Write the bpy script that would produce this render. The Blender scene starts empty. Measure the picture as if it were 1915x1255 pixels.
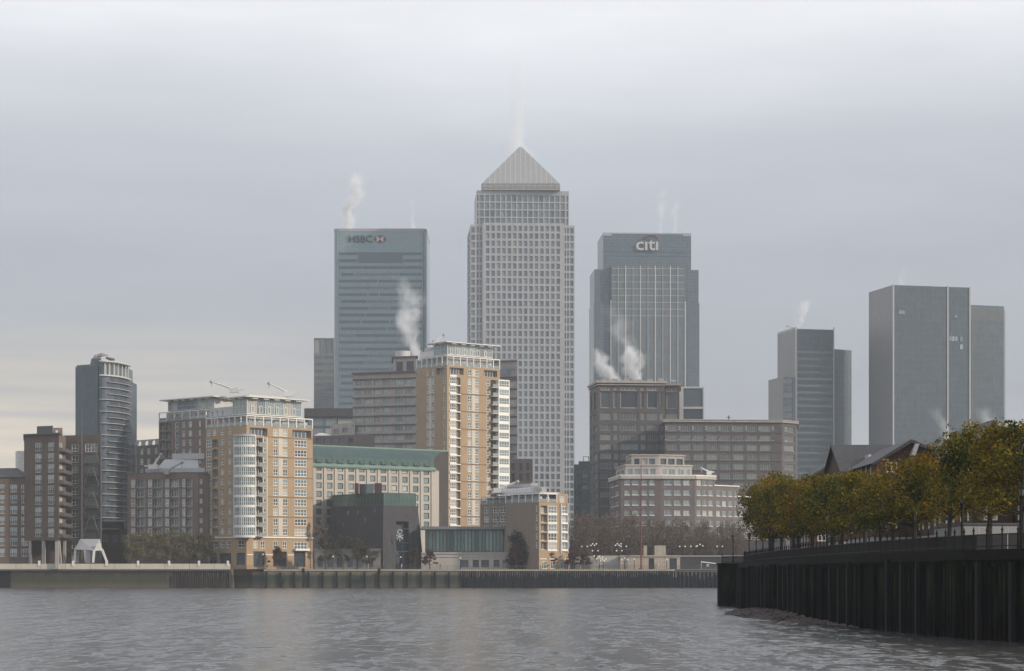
import bpy, math, random, bisect
import numpy as np
from mathutils import Vector
R = math.radians
random.seed(7)
scene = bpy.context.scene
COL = scene.collection

# ------------------------------------------------------------------ camera, sky, sun, exposure
CX, YH, FP, CH = 957.5, 1077.0, 4200.0, 3.8      # picture centre, horizon row, focal length in px, camera height
cam = bpy.data.cameras.new('camera'); camo = bpy.data.objects.new('camera', cam); COL.objects.link(camo)
camo.location = (0, 0, CH); camo.rotation_euler = (R(90), 0, 0)
cam.sensor_width = 36; cam.lens = 36 * FP / 1915; cam.shift_y = (YH - 627.5) / 1915
cam.clip_start = 1; cam.clip_end = 9000
scene.camera = camo

SUN_AZ, SUN_EL = 112.0, 24.0                     # degrees clockwise from the view direction, above the horizon
sl = bpy.data.lights.new('sun', 'SUN'); sl.energy = 3.3; sl.angle = R(2.5); sl.color = (1.0, 0.87, 0.70)
so = bpy.data.objects.new('sun', sl); COL.objects.link(so)
sd = Vector((math.sin(R(SUN_AZ)) * math.cos(R(SUN_EL)), math.cos(R(SUN_AZ)) * math.cos(R(SUN_EL)), math.sin(R(SUN_EL))))
so.rotation_euler = (-sd).to_track_quat('-Z', 'Y').to_euler(); so.location = sd * 500

w = bpy.data.worlds.new("World"); scene.world = w; w.use_nodes = True
nt = w.node_tree; nt.nodes.clear()
def N(t, typ, **kw):
    n = t.nodes.new(typ)
    for k, v in kw.items(): setattr(n, k, v)
    return n
def ramp(t, fac, stops, interp='LINEAR'):
    n = N(t, 'ShaderNodeValToRGB'); n.color_ramp.interpolation = interp
    e = n.color_ramp.elements
    while len(e) < len(stops): e.new(0.5)
    for i, (p, c) in enumerate(stops):
        e[i].position = p; e[i].color = (c[0], c[1], c[2], 1) if hasattr(c, '__len__') else (c, c, c, 1)
    t.links.new(fac, n.inputs[0]); return n.outputs[0]
def mixc(t, fac, a, b, mode='MIX'):
    n = N(t, 'ShaderNodeMix', data_type='RGBA', blend_type=mode)
    for s, v in ((0, fac), (6, a), (7, b)):
        if hasattr(v, 'node'): t.links.new(v, n.inputs[s])
        elif s == 0: n.inputs[0].default_value = v
        else: n.inputs[s].default_value = (v[0], v[1], v[2], 1)
    return n.outputs[2]
def mth(t, op, a, b=None, c=None, clamp=False):
    n = N(t, 'ShaderNodeMath', operation=op, use_clamp=clamp)
    for i, v in enumerate((a, b, c)):
        if v is None: continue
        if hasattr(v, 'node'): t.links.new(v, n.inputs[i])
        else: n.inputs[i].default_value = v
    return n.outputs[0]
def noise(t, vec, scale, detail=3, rough=.5, dist=0):
    n = N(t, 'ShaderNodeTexNoise'); n.inputs['Scale'].default_value = scale; n.inputs['Detail'].default_value = detail
    n.inputs['Roughness'].default_value = rough; n.inputs['Distortion'].default_value = dist
    if vec is not None: t.links.new(vec, n.inputs['Vector'])
    return n.outputs[0]
def mapping(t, vec, scale=(1, 1, 1), loc=(0, 0, 0)):
    n = N(t, 'ShaderNodeMapping'); n.inputs['Scale'].default_value = scale; n.inputs['Location'].default_value = loc
    t.links.new(vec, n.inputs[0]); return n.outputs[0]

sky = N(nt, 'ShaderNodeTexSky', sky_type='NISHITA'); sky.sun_disc = False
sky.sun_elevation = R(SUN_EL); sky.sun_rotation = R(SUN_AZ); sky.dust_density = 4; sky.air_density = 1.5
tc = N(nt, 'ShaderNodeTexCoord').outputs['Generated']
sep = N(nt, 'ShaderNodeSeparateXYZ'); nt.links.new(tc, sep.inputs[0])
dx, dz = sep.outputs[0], sep.outputs[2]
warp = noise(nt, mapping(nt, tc, (3, 3, 14)), 1.6, 4, .5)
zz = mth(nt, 'ADD', dz, mth(nt, 'MULTIPLY', mth(nt, 'SUBTRACT', warp, .5), .03))
# altostratus deck: strength 0.10 sky, cloud colours are given as radiance / 0.10
c1 = ramp(nt, zz, [(0.0, (.58, .55, .52)), (.04, (.48, .49, .51)), (.085, (.415, .435, .485)), (.14, (.445, .48, .545)),
                   (.19, (.575, .61, .675)), (.24, (.93, .945, .985)), (.35, (.84, .86, .92)), (.7, (.72, .77, .88))])
veil = noise(nt, mapping(nt, tc, (5, 5, 26), (.3, .1, 0)), 1.3, 5, .55, .4)
c2 = mixc(nt, 1.0, c1, ramp(nt, veil, [(.3, .955), (.5, 1.0), (.72, 1.05)]), 'MULTIPLY')
# the cream gap low on the left
gl = mth(nt, 'MULTIPLY', ramp(nt, mth(nt, 'MULTIPLY', dx, -1.0), [(.0, 0.0), (.15, 1.0)]), ramp(nt, zz, [(0, 1.0), (.055, 1.0), (.115, 0.0)]))
streak = noise(nt, mapping(nt, tc, (4, 4, 60)), 1.2, 4, .5, .5)
gl = mth(nt, 'MULTIPLY', gl, ramp(nt, streak, [(.36, .35), (.6, 1.0)]))
c3 = mixc(nt, mth(nt, 'MULTIPLY', gl, .95), c2, (.90, .78, .60))
lay = mixc(nt, 1.0, c3, (10, 10, 10), 'MULTIPLY')
fin = mixc(nt, .94, sky.outputs[0], lay)
bg = N(nt, 'ShaderNodeBackground'); bg.inputs[1].default_value = 0.10
nt.links.new(fin, bg.inputs[0])
wo = N(nt, 'ShaderNodeOutputWorld'); nt.links.new(bg.outputs[0], wo.inputs[0])

scene.view_settings.view_transform = 'Standard'; scene.view_settings.look = 'None'
scene.view_settings.exposure = 0.0; scene.view_settings.gamma = 1.0
cy = scene.cycles
cy.use_denoising = True; cy.max_bounces = 5; cy.diffuse_bounces = 2; cy.glossy_bounces = 3; cy.transmission_bounces = 2
cy.volume_bounces = 2; cy.transparent_max_bounces = 12; cy.caustics_reflective = False; cy.caustics_refractive = False
cy.volume_max_steps = 128

# ------------------------------------------------------------------ helpers
def X(px, D): return (px - CX) * D / FP
def Z(py, D): return CH + (YH - py) * D / FP
def P(px, D): return (X(px, D), D)
G = 6.0          # level of the far bank
GN = 5.3         # level of the near bank

class MB:
    def __init__(s): s.v = []; s.f = []; s.m = []
    def poly(s, pts, m=0):
        n = len(s.v); s.v.extend([tuple(p) for p in pts]); s.f.append(tuple(range(n, n + len(pts)))); s.m.append(m)
    def box(s, x0, y0, z0, x1, y1, z1, m=0):
        s.prism([(x0, y0), (x1, y0), (x1, y1), (x0, y1)], z0, z1, m)
    def prism(s, pts, z0, z1, m=0, bottom=True, top=None):
        """pts counter-clockwise from above; top = other ring for tapering"""
        t = top or pts; n = len(pts)
        for i in range(n):
            j = (i + 1) % n
            s.poly([(pts[i][0], pts[i][1], z0), (pts[j][0], pts[j][1], z0), (t[j][0], t[j][1], z1), (t[i][0], t[i][1], z1)], m)
        s.poly([(p[0], p[1], z1) for p in t], m)
        if bottom: s.poly([(p[0], p[1], z0) for p in reversed(pts)], m)
    def obox(s, A, d, u0, u1, o0, o1, z0, z1, m=0):
        """box on a wall: A start, d unit direction, outward = (dy,-dx); o0..o1 metres outward"""
        n = (d[1], -d[0])
        q = lambda u, o: (A[0] + d[0] * u + n[0] * o, A[1] + d[1] * u + n[1] * o)
        s.prism([q(u0, o1), q(u1, o1), q(u1, o0), q(u0, o0)], z0, z1, m)
    def cyl(s, x, y, z0, z1, r0, r1=None, n=12, m=0):
        r1 = r0 if r1 is None else r1
        a = [(x + r0 * math.cos(2 * math.pi * i / n), y + r0 * math.sin(2 * math.pi * i / n)) for i in range(n)]
        b = [(x + r1 * math.cos(2 * math.pi * i / n), y + r1 * math.sin(2 * math.pi * i / n)) for i in range(n)]
        s.prism(a, z0, z1, m, True, b)
    def tube(s, pts, rads, n=6, m=0):
        rings = []
        for i, p in enumerate(pts):
            a = Vector(pts[max(0, i - 1)]); b = Vector(pts[min(len(pts) - 1, i + 1)])
            t = (b - a).normalized(); u = t.orthogonal().normalized() if abs(t.z) < .99 else Vector((1, 0, 0))
            u = (Vector((0, 0, 1)).cross(t)).normalized() if abs(t.z) < .95 else Vector((1, 0, 0))
            w_ = t.cross(u).normalized(); r = rads[i] if hasattr(rads, '__len__') else rads
            rings.append([tuple(Vector(p) + (u * math.cos(2 * math.pi * k / n) + w_ * math.sin(2 * math.pi * k / n)) * r) for k in range(n)])
        base = len(s.v)
        for rg in rings: s.v.extend(rg)
        for i in range(len(rings) - 1):
            for k in range(n):
                a = base + i * n + k; b = base + i * n + (k + 1) % n
                s.f.append((a, b, b + n, a + n)); s.m.append(m)
        s.f.append(tuple(base + k for k in reversed(range(n)))); s.m.append(m)
        s.f.append(tuple(base + (len(rings) - 1) * n + k for k in range(n))); s.m.append(m)
    def ball(s, x, y, z, r, m=0, n=8, rz=None):
        rz = rz or r
        rings = []
        for i in range(1, n // 2):
            a = math.pi * i / (n // 2)
            rings.append([(x + r * math.sin(a) * math.cos(2 * math.pi * k / n), y + r * math.sin(a) * math.sin(2 * math.pi * k / n), z - rz * math.cos(a)) for k in range(n)])
        for k in range(n):
            s.poly([(x, y, z - rz), rings[0][(k + 1) % n], rings[0][k]], m)
            s.poly([(x, y, z + rz), rings[-1][k], rings[-1][(k + 1) % n]], m)
            for i in range(len(rings) - 1):
                s.poly([rings[i][k], rings[i][(k + 1) % n], rings[i + 1][(k + 1) % n], rings[i + 1][k]], m)
    def mesh(s, name, mats, off=(0, 0, 0), smooth=False):
        me = bpy.data.meshes.new(name)
        v = np.array(s.v, dtype=float) - np.array(off, dtype=float) if s.v else np.zeros((0, 3))
        me.from_pydata(v.tolist(), [], s.f)
        for m in mats: me.materials.append(m)
        me.polygons.foreach_set('material_index', s.m)
        if smooth: me.polygons.foreach_set('use_smooth', [True] * len(s.f))
        me.update()
        # metre-scale UVs: u along the wall, v up
        uv = me.uv_layers.new(name='UVMap'); nl = len(me.loops)
        if nl:
            nor = np.zeros(len(me.polygons) * 3); me.polygons.foreach_get('normal', nor); nor = nor.reshape(-1, 3)
            tot = np.zeros(len(me.polygons), dtype=int); me.polygons.foreach_get('loop_total', tot)
            li = np.zeros(nl, dtype=int); me.loops.foreach_get('vertex_index', li)
            nn = np.repeat(nor, tot, axis=0); p = v[li]
            h = np.hypot(nn[:, 0], nn[:, 1]) + 1e-9
            u = p[:, 0] * (-nn[:, 1] / h) + p[:, 1] * (nn[:, 0] / h)
            flat = np.abs(nn[:, 2]) > .8
            uu = np.where(flat, p[:, 0], u); vv = np.where(flat, p[:, 1], p[:, 2])
            uv.data.foreach_set('uv', np.stack([uu, vv], 1).ravel())
        return me
    def build(s, name, mats, parent=None, off=(0, 0, 0), smooth=False, **props):
        if not isinstance(mats, (list, tuple)): mats = [mats]
        o = bpy.data.objects.new(name, s.mesh(name, mats, off, smooth)); COL.objects.link(o)
        if parent is not None: o.parent = parent
        else: o.location = off
        for k, v in props.items(): o[k] = v
        return o

def thing(name, label, cat, loc, group=None):
    o = bpy.data.objects.new(name, None); COL.objects.link(o); o.location = loc
    o['label'] = label; o['category'] = cat
    if group: o['group'] = group
    return o
def solo(mb, name, mats, label, cat, off, group=None, smooth=False, **kw):
    o = mb.build(name, mats, None, off, smooth, label=label, category=cat, **kw)
    if group: o['group'] = group
    return o
def struct(mb, name, mats, off=(0, 0, 0), kind='structure', smooth=False):
    return mb.build(name, mats, None, off, smooth, kind=kind)

# ------------------------------------------------------------------ materials
MATS = {}
def pr(name, col, rough=.8, metal=0.0, var=.12, vscale=.25, streak=.0, fine=.06, bump=0, ior=1.5, panel=None, rnd=0.0, spec=.5):
    """procedural surface: mottling, rain streaks, optional panel joints (w, h, joint colour, variation)"""
    m = bpy.data.materials.new(name); m.use_nodes = True; t = m.node_tree; b = t.nodes['Principled BSDF']
    b.inputs['Roughness'].default_value = rough; b.inputs['Metallic'].default_value = metal; b.inputs['IOR'].default_value = ior; b.inputs['Specular IOR Level'].default_value = spec
    tc = N(t, 'ShaderNodeTexCoord'); oc = tc.outputs['Object']; uvc = tc.outputs['UV']
    c = (*col, 1)
    out = None
    if panel:
        pw, ph, pc, pv, js = panel
        br = N(t, 'ShaderNodeTexBrick'); br.offset = 0; br.squash = 1
        t.links.new(uvc, br.inputs['Vector'])
        br.inputs['Scale'].default_value = 1; br.inputs['Brick Width'].default_value = pw; br.inputs['Row Height'].default_value = ph
        br.inputs['Mortar Size'].default_value = js; br.inputs['Mortar Smooth'].default_value = 0; br.inputs['Bias'].default_value = 0
        br.inputs['Color1'].default_value = tuple(min(1, x * (1 + pv)) for x in col) + (1,)
        br.inputs['Color2'].default_value = tuple(x * (1 - pv) for x in col) + (1,)
        br.inputs['Mortar'].default_value = (*pc, 1)
        out = br.outputs['Color']
    a = noise(t, oc, vscale, 4, .55)
    fac = ramp(t, a, [(.25, 1 - var), (.75, 1 + var)])
    out = mixc(t, 1.0, out if out is not None else col, fac, 'MULTIPLY')
    if fine:
        out = mixc(t, 1.0, out, ramp(t, noise(t, oc, 3.1, 3, .6), [(.3, 1 - fine), (.7, 1 + fine)]), 'MULTIPLY')
    if streak:
        s_ = noise(t, mapping(t, uvc, (1.2, .06, 1)), 1.0, 4, .6)
        out = mixc(t, 1.0, out, ramp(t, s_, [(.42, 1.0), (.75, 1 - streak)]), 'MULTIPLY')
    if rnd:
        oi = N(t, 'ShaderNodeObjectInfo').outputs['Random']; gi = N(t, 'ShaderNodeNewGeometry').outputs['Random Per Island']
        r_ = mth(t, 'FRACT', mth(t, 'ADD', mth(t, 'MULTIPLY', oi, 7.31), gi))
        out = mixc(t, 1.0, out, ramp(t, r_, [(0, 1 - rnd), (1, 1 + rnd)]), 'MULTIPLY')
    t.links.new(out, b.inputs['Base Color'])
    if bump:
        bp = N(t, 'ShaderNodeBump'); bp.inputs['Strength'].default_value = bump; bp.inputs['Distance'].default_value = .05
        t.links.new(noise(t, oc, 4, 4, .6), bp.inputs['Height']); t.links.new(bp.outputs[0], b.inputs['Normal'])
    MATS[name] = m; return m
def glass(name, col, light=(.42, .42, .40), share=.18, rough=.12, metal=.5, spread=.5):
    """window glass: sky-reflecting, some panes with blinds drawn behind"""
    m = bpy.data.materials.new(name); m.use_nodes = True; t = m.node_tree; b = t.nodes['Principled BSDF']
    oi = N(t, 'ShaderNodeObjectInfo').outputs['Random']; gi = N(t, 'ShaderNodeNewGeometry').outputs['Random Per Island']
    r_ = mth(t, 'FRACT', mth(t, 'ADD', mth(t, 'MULTIPLY', oi, 7.31), gi))
    r2 = mth(t, 'FRACT', mth(t, 'MULTIPLY', r_, 17.7))
    body = mixc(t, 1.0, col, ramp(t, r2, [(0, 1 - spread), (1, 1 + spread)]), 'MULTIPLY')
    isb = mth(t, 'LESS_THAN', r_, share)
    c = mixc(t, isb, body, light)
    t.links.new(c, b.inputs['Base Color'])
    t.links.new(mth(t, 'MULTIPLY', mth(t, 'SUBTRACT', 1.0, isb), metal), b.inputs['Metallic'])
    b.inputs['Roughness'].default_value = rough; b.inputs['IOR'].default_value = 1.6
    tc = N(t, 'ShaderNodeTexCoord').outputs['Object']
    bp = N(t, 'ShaderNodeBump'); bp.inputs['Strength'].default_value = .06; bp.inputs['Distance'].default_value = .2
    t.links.new(noise(t, tc, .7, 2, .5), bp.inputs['Height']); t.links.new(bp.outputs[0], b.inputs['Normal'])
    MATS[name] = m; return m

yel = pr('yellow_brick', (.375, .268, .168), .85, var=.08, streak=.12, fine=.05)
brn = pr('brown_brick', (.145, .104, .08), .9, var=.12, streak=.18)
wbr = pr('grey_brown_brick', (.20, .152, .122), .9, var=.12, streak=.18)
dkb = pr('dark_grey_brick', (.055, .047, .043), .9, var=.15, streak=.1)
brn2 = pr('red_brown_brick', (.12, .078, .06), .9, var=.14, streak=.15)
tan = pr('tan_and_shaded_brick', (.25, .195, .15), .9, var=.1, streak=.2)  # tan brick, also the painted shade tone of the small house's side walls
cream = pr('cream_render', (.45, .42, .375), .8, var=.06, streak=.15)
cpan = pr('cream_panel', (.56, .52, .45), .7, var=.05, streak=.08)
wht = pr('white_paint', (.80, .79, .75), .5, var=.04, fine=.03)
offw = pr('off_white_metal', (.62, .62, .60), .45, var=.05, fine=.03)
gry = pr('grey_cladding', (.36, .36, .37), .6, var=.07, streak=.12)
lgry = pr('pale_grey_cladding', (.50, .50, .50), .6, var=.06, streak=.1)
dgry = pr('dark_grey_metal', (.09, .09, .10), .55, var=.1)
blk = pr('black_iron', (.004, .004, .005), .6, spec=.2, var=.1)
roofm = pr('flat_roof_felt', (.16, .16, .16), .9, var=.15)
slate = pr('slate_tiles', (.045, .041, .040), .6, var=.2, panel=(.5, .3, (.03, .03, .03), .2, .03))
gran = pr('brown_granite', (.078, .068, .068), .6, var=.1, streak=.12, panel=(1.5, 1.2, (.058, .052, .054), .08, .03))
pinkb = pr('pink_brown_stone', (.135, .113, .11), .7, var=.1, streak=.12, panel=(1.2, .6, (.11, .09, .09), .08, .03))
beige = pr('beige_stone', (.37, .34, .315), .8, var=.08, streak=.15, panel=(1.6, .9, (.28, .24, .2), .06, .03))
stone = pr('pale_stone', (.47, .41, .33), .8, var=.08, streak=.2, panel=(2.4, .8, (.30, .26, .21), .06, .03))
steel = pr('stainless_cladding', (.40, .40, .415), .42, .35, var=.04, fine=.02, streak=.06, panel=(2.95, 4.1, (.33, .33, .345), .05, .06))
pyr = pr('pyramid_steel', (.34, .34, .345), .5, .3, var=.04, panel=(3.0, .55, (.30, .29, .28), .04, .1))
char = pr('charcoal_slate', (.062, .060, .066), .8, spec=.25, var=.12, streak=.2, panel=(1.0, .5, (.06, .06, .065), .12, .02))
verd = pr('verdigris_copper', (.055, .105, .095), .65, var=.12, streak=.25)
verd2 = pr('pale_verdigris', (.17, .27, .225), .65, var=.08, streak=.1)
conc = pr('concrete', (.40, .385, .35), .85, var=.1, streak=.2)
paleslab = pr('pale_concrete_coping', (.60, .55, .46), .8, var=.08, streak=.1, panel=(8, 6, (.3, .28, .25), .05, .08))  # the long parapet's own pale concrete
redp = pr('red_paint', (.16, .018, .02), .5, var=.05)
bluep = pr('blue_sign', (.05, .13, .25), .5, var=.05)
gl = glass('window_glass', (.20, .25, .28))
gld = glass('dark_window_glass', (.10, .125, .15), share=.05, metal=.45)
glb = glass('far_tower_glass', (.205, .24, .255), light=(.27, .29, .29), share=.07, metal=.45, spread=.22)
gla = glass('office_glass', (.26, .32, .33), light=(.45, .47, .45), share=.15, metal=.45, spread=.3)
gpal = glass('bright_bay_glass', (.34, .42, .45), share=.1, metal=.55, spread=.35)
glg = glass('green_glass', (.13, .20, .185), light=(.16, .20, .18), share=.2, metal=.4, spread=.45)
bronze = glass('blinded_office_glass', (.13, .15, .15), light=(.19, .205, .195), share=.3, metal=.3, spread=.3)
hsb = pr('aqua_curtain_wall', (.245, .325, .355), .25, .35, var=.05, fine=.03, panel=(1.6, 1.27, (.16, .21, .23), .06, .07))
ctb = pr('blue_curtain_wall', (.118, .16, .19), .25, .35, var=.06, fine=.03, panel=(1.55, 1.9, (.22, .26, .28), .09, .07))
ctc = pr('pale_curtain_wall', (.15, .18, .20), .25, .35, var=.06, fine=.03, panel=(1.55, 3.9, (.19, .215, .23), .10, .12))
jpm = pr('grey_curtain_wall', (.082, .115, .135), .3, .35, var=.12, fine=.05, panel=(1.5, 3.9, (.115, .142, .158), .11, .16))
jpl = pr('fine_grey_cladding', (.19, .195, .205), .4, .3, var=.05, fine=.03, panel=(3.0, 1.95, (.20, .20, .205), .05, .12))
teal = pr('teal_tower_glass', (.085, .118, .138), .3, .3, var=.08, panel=(1.5, 3.2, (.09, .13, .14), .12, .1))
cyb = pr('curved_tower_glass', (.11, .135, .165), .22, .35, var=.08, panel=(2.2, 3.05, (.10, .125, .15), .22, .08))

# ------------------------------------------------------------------ facades and buildings
class F:
    """one wall from A to B (world xy, outward to the right of A->B); window openings are given in picture columns or metres"""
    def __init__(s, A, B, z0, z1, D=None, back=None):
        s.A, s.B, s.z0, s.z1 = A, B, z0, z1; s.D = D
        s.L = math.hypot(B[0] - A[0], B[1] - A[1]); s.d = ((B[0] - A[0]) / s.L, (B[1] - A[1]) / s.L)
        s.n = (s.d[1], -s.d[0]); s.th = math.atan2(s.d[1], s.d[0]); s.h = []
    def u(s, px):
        k = (px - CX) / FP
        return (k * s.A[1] - s.A[0]) / ((s.B[0] - s.A[0]) - k * (s.B[1] - s.A[1])) * s.L
    def add(s, u0, u1, za, zb, st):
        u0, u1 = max(.05, u0), min(s.L - .05, u1); za, zb = max(s.z0 + .02, za), min(s.z1 - .05, zb)
        if u1 - u0 > .12 and zb - za > .12: s.h.append((u0, u1, za, zb, st))
    def rows(s, cols, ys, h, st, D=None):
        D = D or s.D
        for y in ys:
            for (a, b) in cols: s.add(s.u(a), s.u(b), Z(y + h, D), Z(y, D), st)
    def pt(s, u, o=0): return (s.A[0] + s.d[0] * u + s.n[0] * o, s.A[1] + s.d[1] * u + s.n[1] * o)
    def wall(s, mb, m=0):
        us = sorted({0.0, s.L} | {round(x, 4) for h in s.h for x in h[:2]}); zs = sorted({s.z0, s.z1} | {round(x, 4) for h in s.h for x in h[2:4]})
        H = np.zeros((len(us), len(zs)), bool)
        for (a, b, c, d, st) in s.h:
            i0, i1 = bisect.bisect_left(us, round(a, 4)), bisect.bisect_left(us, round(b, 4)); j0, j1 = bisect.bisect_left(zs, round(c, 4)), bisect.bisect_left(zs, round(d, 4))
            H[i0:i1, j0:j1] = True
        q = lambda u, o, z: (*s.pt(u, o), z)
        for j in range(len(zs) - 1):
            i = 0
            while i < len(us) - 1:
                if H[i, j]: i += 1; continue
                k = i
                while k < len(us) - 1 and not H[k, j]: k += 1
                mb.poly([q(us[i], 0, zs[j]), q(us[k], 0, zs[j]), q(us[k], 0, zs[j + 1]), q(us[i], 0, zs[j + 1])], m); i = k
        for (a, b, c, d, st) in s.h:
            r = -STY[st]['rec'] - .12
            mb.poly([q(a, 0, c), q(b, 0, c), q(b, r, c), q(a, r, c)], m); mb.poly([q(a, r, d), q(b, r, d), q(b, 0, d), q(a, 0, d)], m)
            mb.poly([q(a, 0, c), q(a, r, c), q(a, r, d), q(a, 0, d)], m); mb.poly([q(b, r, c), q(b, 0, c), q(b, 0, d), q(b, r, d)], m)

STY = {}
def style(name, nv=1, nh=1, fw=.12, rec=.2, fr=None, g=None, sill=None, hs=None, pn='window', rail=False, span=0):
    STY[name] = dict(nv=nv, nh=nh, fw=fw, rec=rec, fr=fr or wht, g=g or gl, sill=sill, hs=hs, pn=pn, rail=rail, span=span)
WM = {}
def win_mb(w_, h, st, mb=None, tf=None):
    s = STY[st]; b = MB(); fw = s['fw']; r = s['rec']
    b.poly([(0, r + .05, 0), (w_, r + .05, 0), (w_, r + .05, h), (0, r + .05, h)], 1)
    if fw:
        y0, y1 = r - .06, r + .04
        b.box(0, y0, 0, fw, y1, h); b.box(w_ - fw, y0, 0, w_, y1, h)
        b.box(fw, y0, 0, w_ - fw, y1, fw + s['span'] * h); b.box(fw, y0, h - fw, w_ - fw, y1, h)
        zb = fw + s['span'] * h
        for i in range(1, s['nv']): x = w_ * i / s['nv']; b.box(x - fw * .4, y0 + .01, zb, x + fw * .4, y1, h - fw)
        hs = s['hs'] or [i / s['nh'] for i in range(1, s['nh'])]
        for q in hs: z = zb + (h - zb) * q; b.box(fw, y0 + .02, z - fw * .4, w_ - fw, y1, z + fw * .4)
    if s['sill']: b.box(-.1, -.14, -.28, w_ + .1, r + .02, -.003, 2)
    if s['rail']:
        b.box(0, -.10, 1.0, w_, -.04, 1.08, 3)
        n = max(2, int(w_ / .45))
        for i in range(n + 1): x = .03 + (w_ - .06) * i / n; b.box(x - .03, -.09, 0, x + .03, -.05, 1.0, 3)
    return b
class Bld:
    def __init__(s, name, label, cat, px, D, z0=G, group=None):
        s.off = (X(px, D), D, z0); s.D = D; s.o = thing(name, label, cat, s.off, group); s.w = []; s.cnt = 0
    def Z(s, y): return Z(y, s.D)
    def part(s, name, mb, mats, parent=None, **kw):
        return mb.build(name, mats, parent or s.o, s.off, **kw)
    def sub(s, name, mb, mats, parent, **kw):
        return mb.build(name, mats, parent, s.off, **kw)
    def split(s, name, mb, mats, nf=6):
        """one part per piece, a piece being nf faces of the gathered mesh"""
        vi = 0
        for k in range(0, len(mb.f), nf):
            q = MB(); fs = mb.f[k:k + nf]; lo = min(min(f) for f in fs); hi = max(max(f) for f in fs)
            q.v = mb.v[lo:hi + 1]; q.f = [tuple(i - lo for i in f) for f in fs]; q.m = mb.m[k:k + nf]; s.part(name, q, mats)
    def facade(s, f, mb, m=0):
        f.wall(mb, m)
        for h in f.h: s.w.append((f, h))
    def body(s, pts, z0, z1, mats, fs={}, name='wall', cap=1, fm={}):
        """closed block; fs = {edge index: F}"""
        mb = MB(); n = len(pts)
        for i in range(n):
            if i in fs: s.facade(fs[i], mb, fm.get(i, 0))
            else:
                a, b = pts[i], pts[(i + 1) % n]; mb.poly([(*a, z0), (*b, z0), (*b, z1), (*a, z1)], 0)
        mb.poly([(*p, z1) for p in pts], cap)
        mb.poly([(*p, z0) for p in reversed(pts)], 0)
        o = s.part(name, mb, mats if isinstance(mats, (list, tuple)) else [mats, roofm])
        return o
    def finish(s, limit=98):
        ws = sorted(s.w, key=lambda t: -(t[1][1] - t[1][0]) * (t[1][3] - t[1][2]))
        rest = MB(); rm = None
        for k, (f, (u0, u1, za, zb, st)) in enumerate(ws):
            S = STY[st]; ww, hh = u1 - u0, zb - za; mats = [S['fr'], S['g'], S['sill'] or S['fr'], blk]
            if k < limit:
                key = (round(ww * 20), round(hh * 20), st)
                if key not in WM: WM[key] = win_mb(ww, hh, st).mesh(S['pn'], mats)
                me = WM[key]; o = bpy.data.objects.new(S['pn'], me); COL.objects.link(o); o.parent = s.o
                p = f.pt(u0); o.location = (p[0] - s.off[0], p[1] - s.off[1], za - s.off[2]); o.rotation_euler = (0, 0, f.th)
            else:
                if rm is None: rm = []
                b = win_mb(ww, hh, st)
                mi = []
                for m_ in mats:
                    if m_ not in rm: rm.append(m_)
                    mi.append(rm.index(m_))
                base = len(rest.v); A = f.pt(u0); c, sn = f.d
                for (x, y, z) in b.v: rest.v.append((A[0] + c * x - sn * y, A[1] + sn * x + c * y, za + z))
                for fc, m_ in zip(b.f, b.m): rest.f.append(tuple(i + base for i in fc)); rest.m.append(mi[m_])
        if rest.f: s.part('smaller_windows', rest, rm, kind='stuff')
        s.w = []
def boxfp(l, c, r, D, th, V=None, W=None):
    """footprint L,C,R,K of a block whose near corner C stands in column c at depth D, right wall turned by th degrees"""
    C = P(c, D); t = R(th); d1 = (math.cos(t), math.sin(t)); d2 = (-math.sin(t), math.cos(t))
    def ray(px, d): k = (px - CX) / FP; return (k * C[1] - C[0]) / (d[0] - k * d[1])
    W = W or ray(r, d1); V = V or ray(l, d2)
    Rr = (C[0] + d1[0] * W, C[1] + d1[1] * W); L = (C[0] + d2[0] * V, C[1] + d2[1] * V)
    return [L, C, Rr, (Rr[0] + d2[0] * V, Rr[1] + d2[1] * V)]
def inset(pts, d):
    n = len(pts); out = []
    for i in range(n):
        p0, p1, p2 = pts[i - 1], pts[i], pts[(i + 1) % n]
        a = Vector((p1[0] - p0[0], p1[1] - p0[1])).normalized(); b = Vector((p2[0] - p1[0], p2[1] - p1[1])).normalized()
        na, nb = Vector((-a.y, a.x)), Vector((-b.y, b.x)); bi = (na + nb); k = d / max(.2, (1 + na.dot(nb)))
        out.append((p1[0] + bi.x * k, p1[1] + bi.y * k))
    return out
def EF(pts, i, z0, z1, D): return F(pts[i], pts[(i + 1) % len(pts)], z0, z1, D)
def fr_(a, b, n, w_=None):
    """n equal columns between a and b"""
    p = (b - a) / n; w_ = w_ or p * .6
    return [(a + p * i + (p - w_) / 2, a + p * i + (p + w_) / 2) for i in range(n)]
style('sash', 2, 2, .17, .15, hs=[.38]); style('trip', 4, 2, .19, .15, hs=[.42]); style('bayw', 3, 2, .18, .1, hs=[.4])
style('balc', 3, 1, .16, 1.1, g=gld, pn='balcony_door'); style('french', 3, 1, .14, .15, rail=True)
style('narrow', 1, 2, .16, .15, hs=[.38]); style('plain', 1, 1, .1, .3, fr=dgry); style('dark', 1, 1, 0, .5, g=gld)
style('punch', 1, 1, 0, .45, g=glb); style('punchd', 1, 1, 0, .45, g=glb); style('off', 6, 1, .12, .3, fr=gry, g=bronze); style('off3', 3, 1, .12, .3, fr=gry, g=gla)
style('band', 8, 1, .10, .25, fr=dgry, g=gla, pn='window_band'); style('sill', 3, 1, .12, .2, fr=gry, g=gla, sill=wht); style('sill2', 2, 1, .12, .15, fr=lgry, g=gla, sill=lgry)
style('shop', 2, 2, .14, .5, fr=dgry, g=gld, hs=[.62], pn='shop_front'); style('open', 1, 1, 0, 1.5, g=gld, pn='opening'); style('curt', 12, 2, .12, .1, fr=offw, g=gpal, hs=[.5], pn='glazing')
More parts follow.
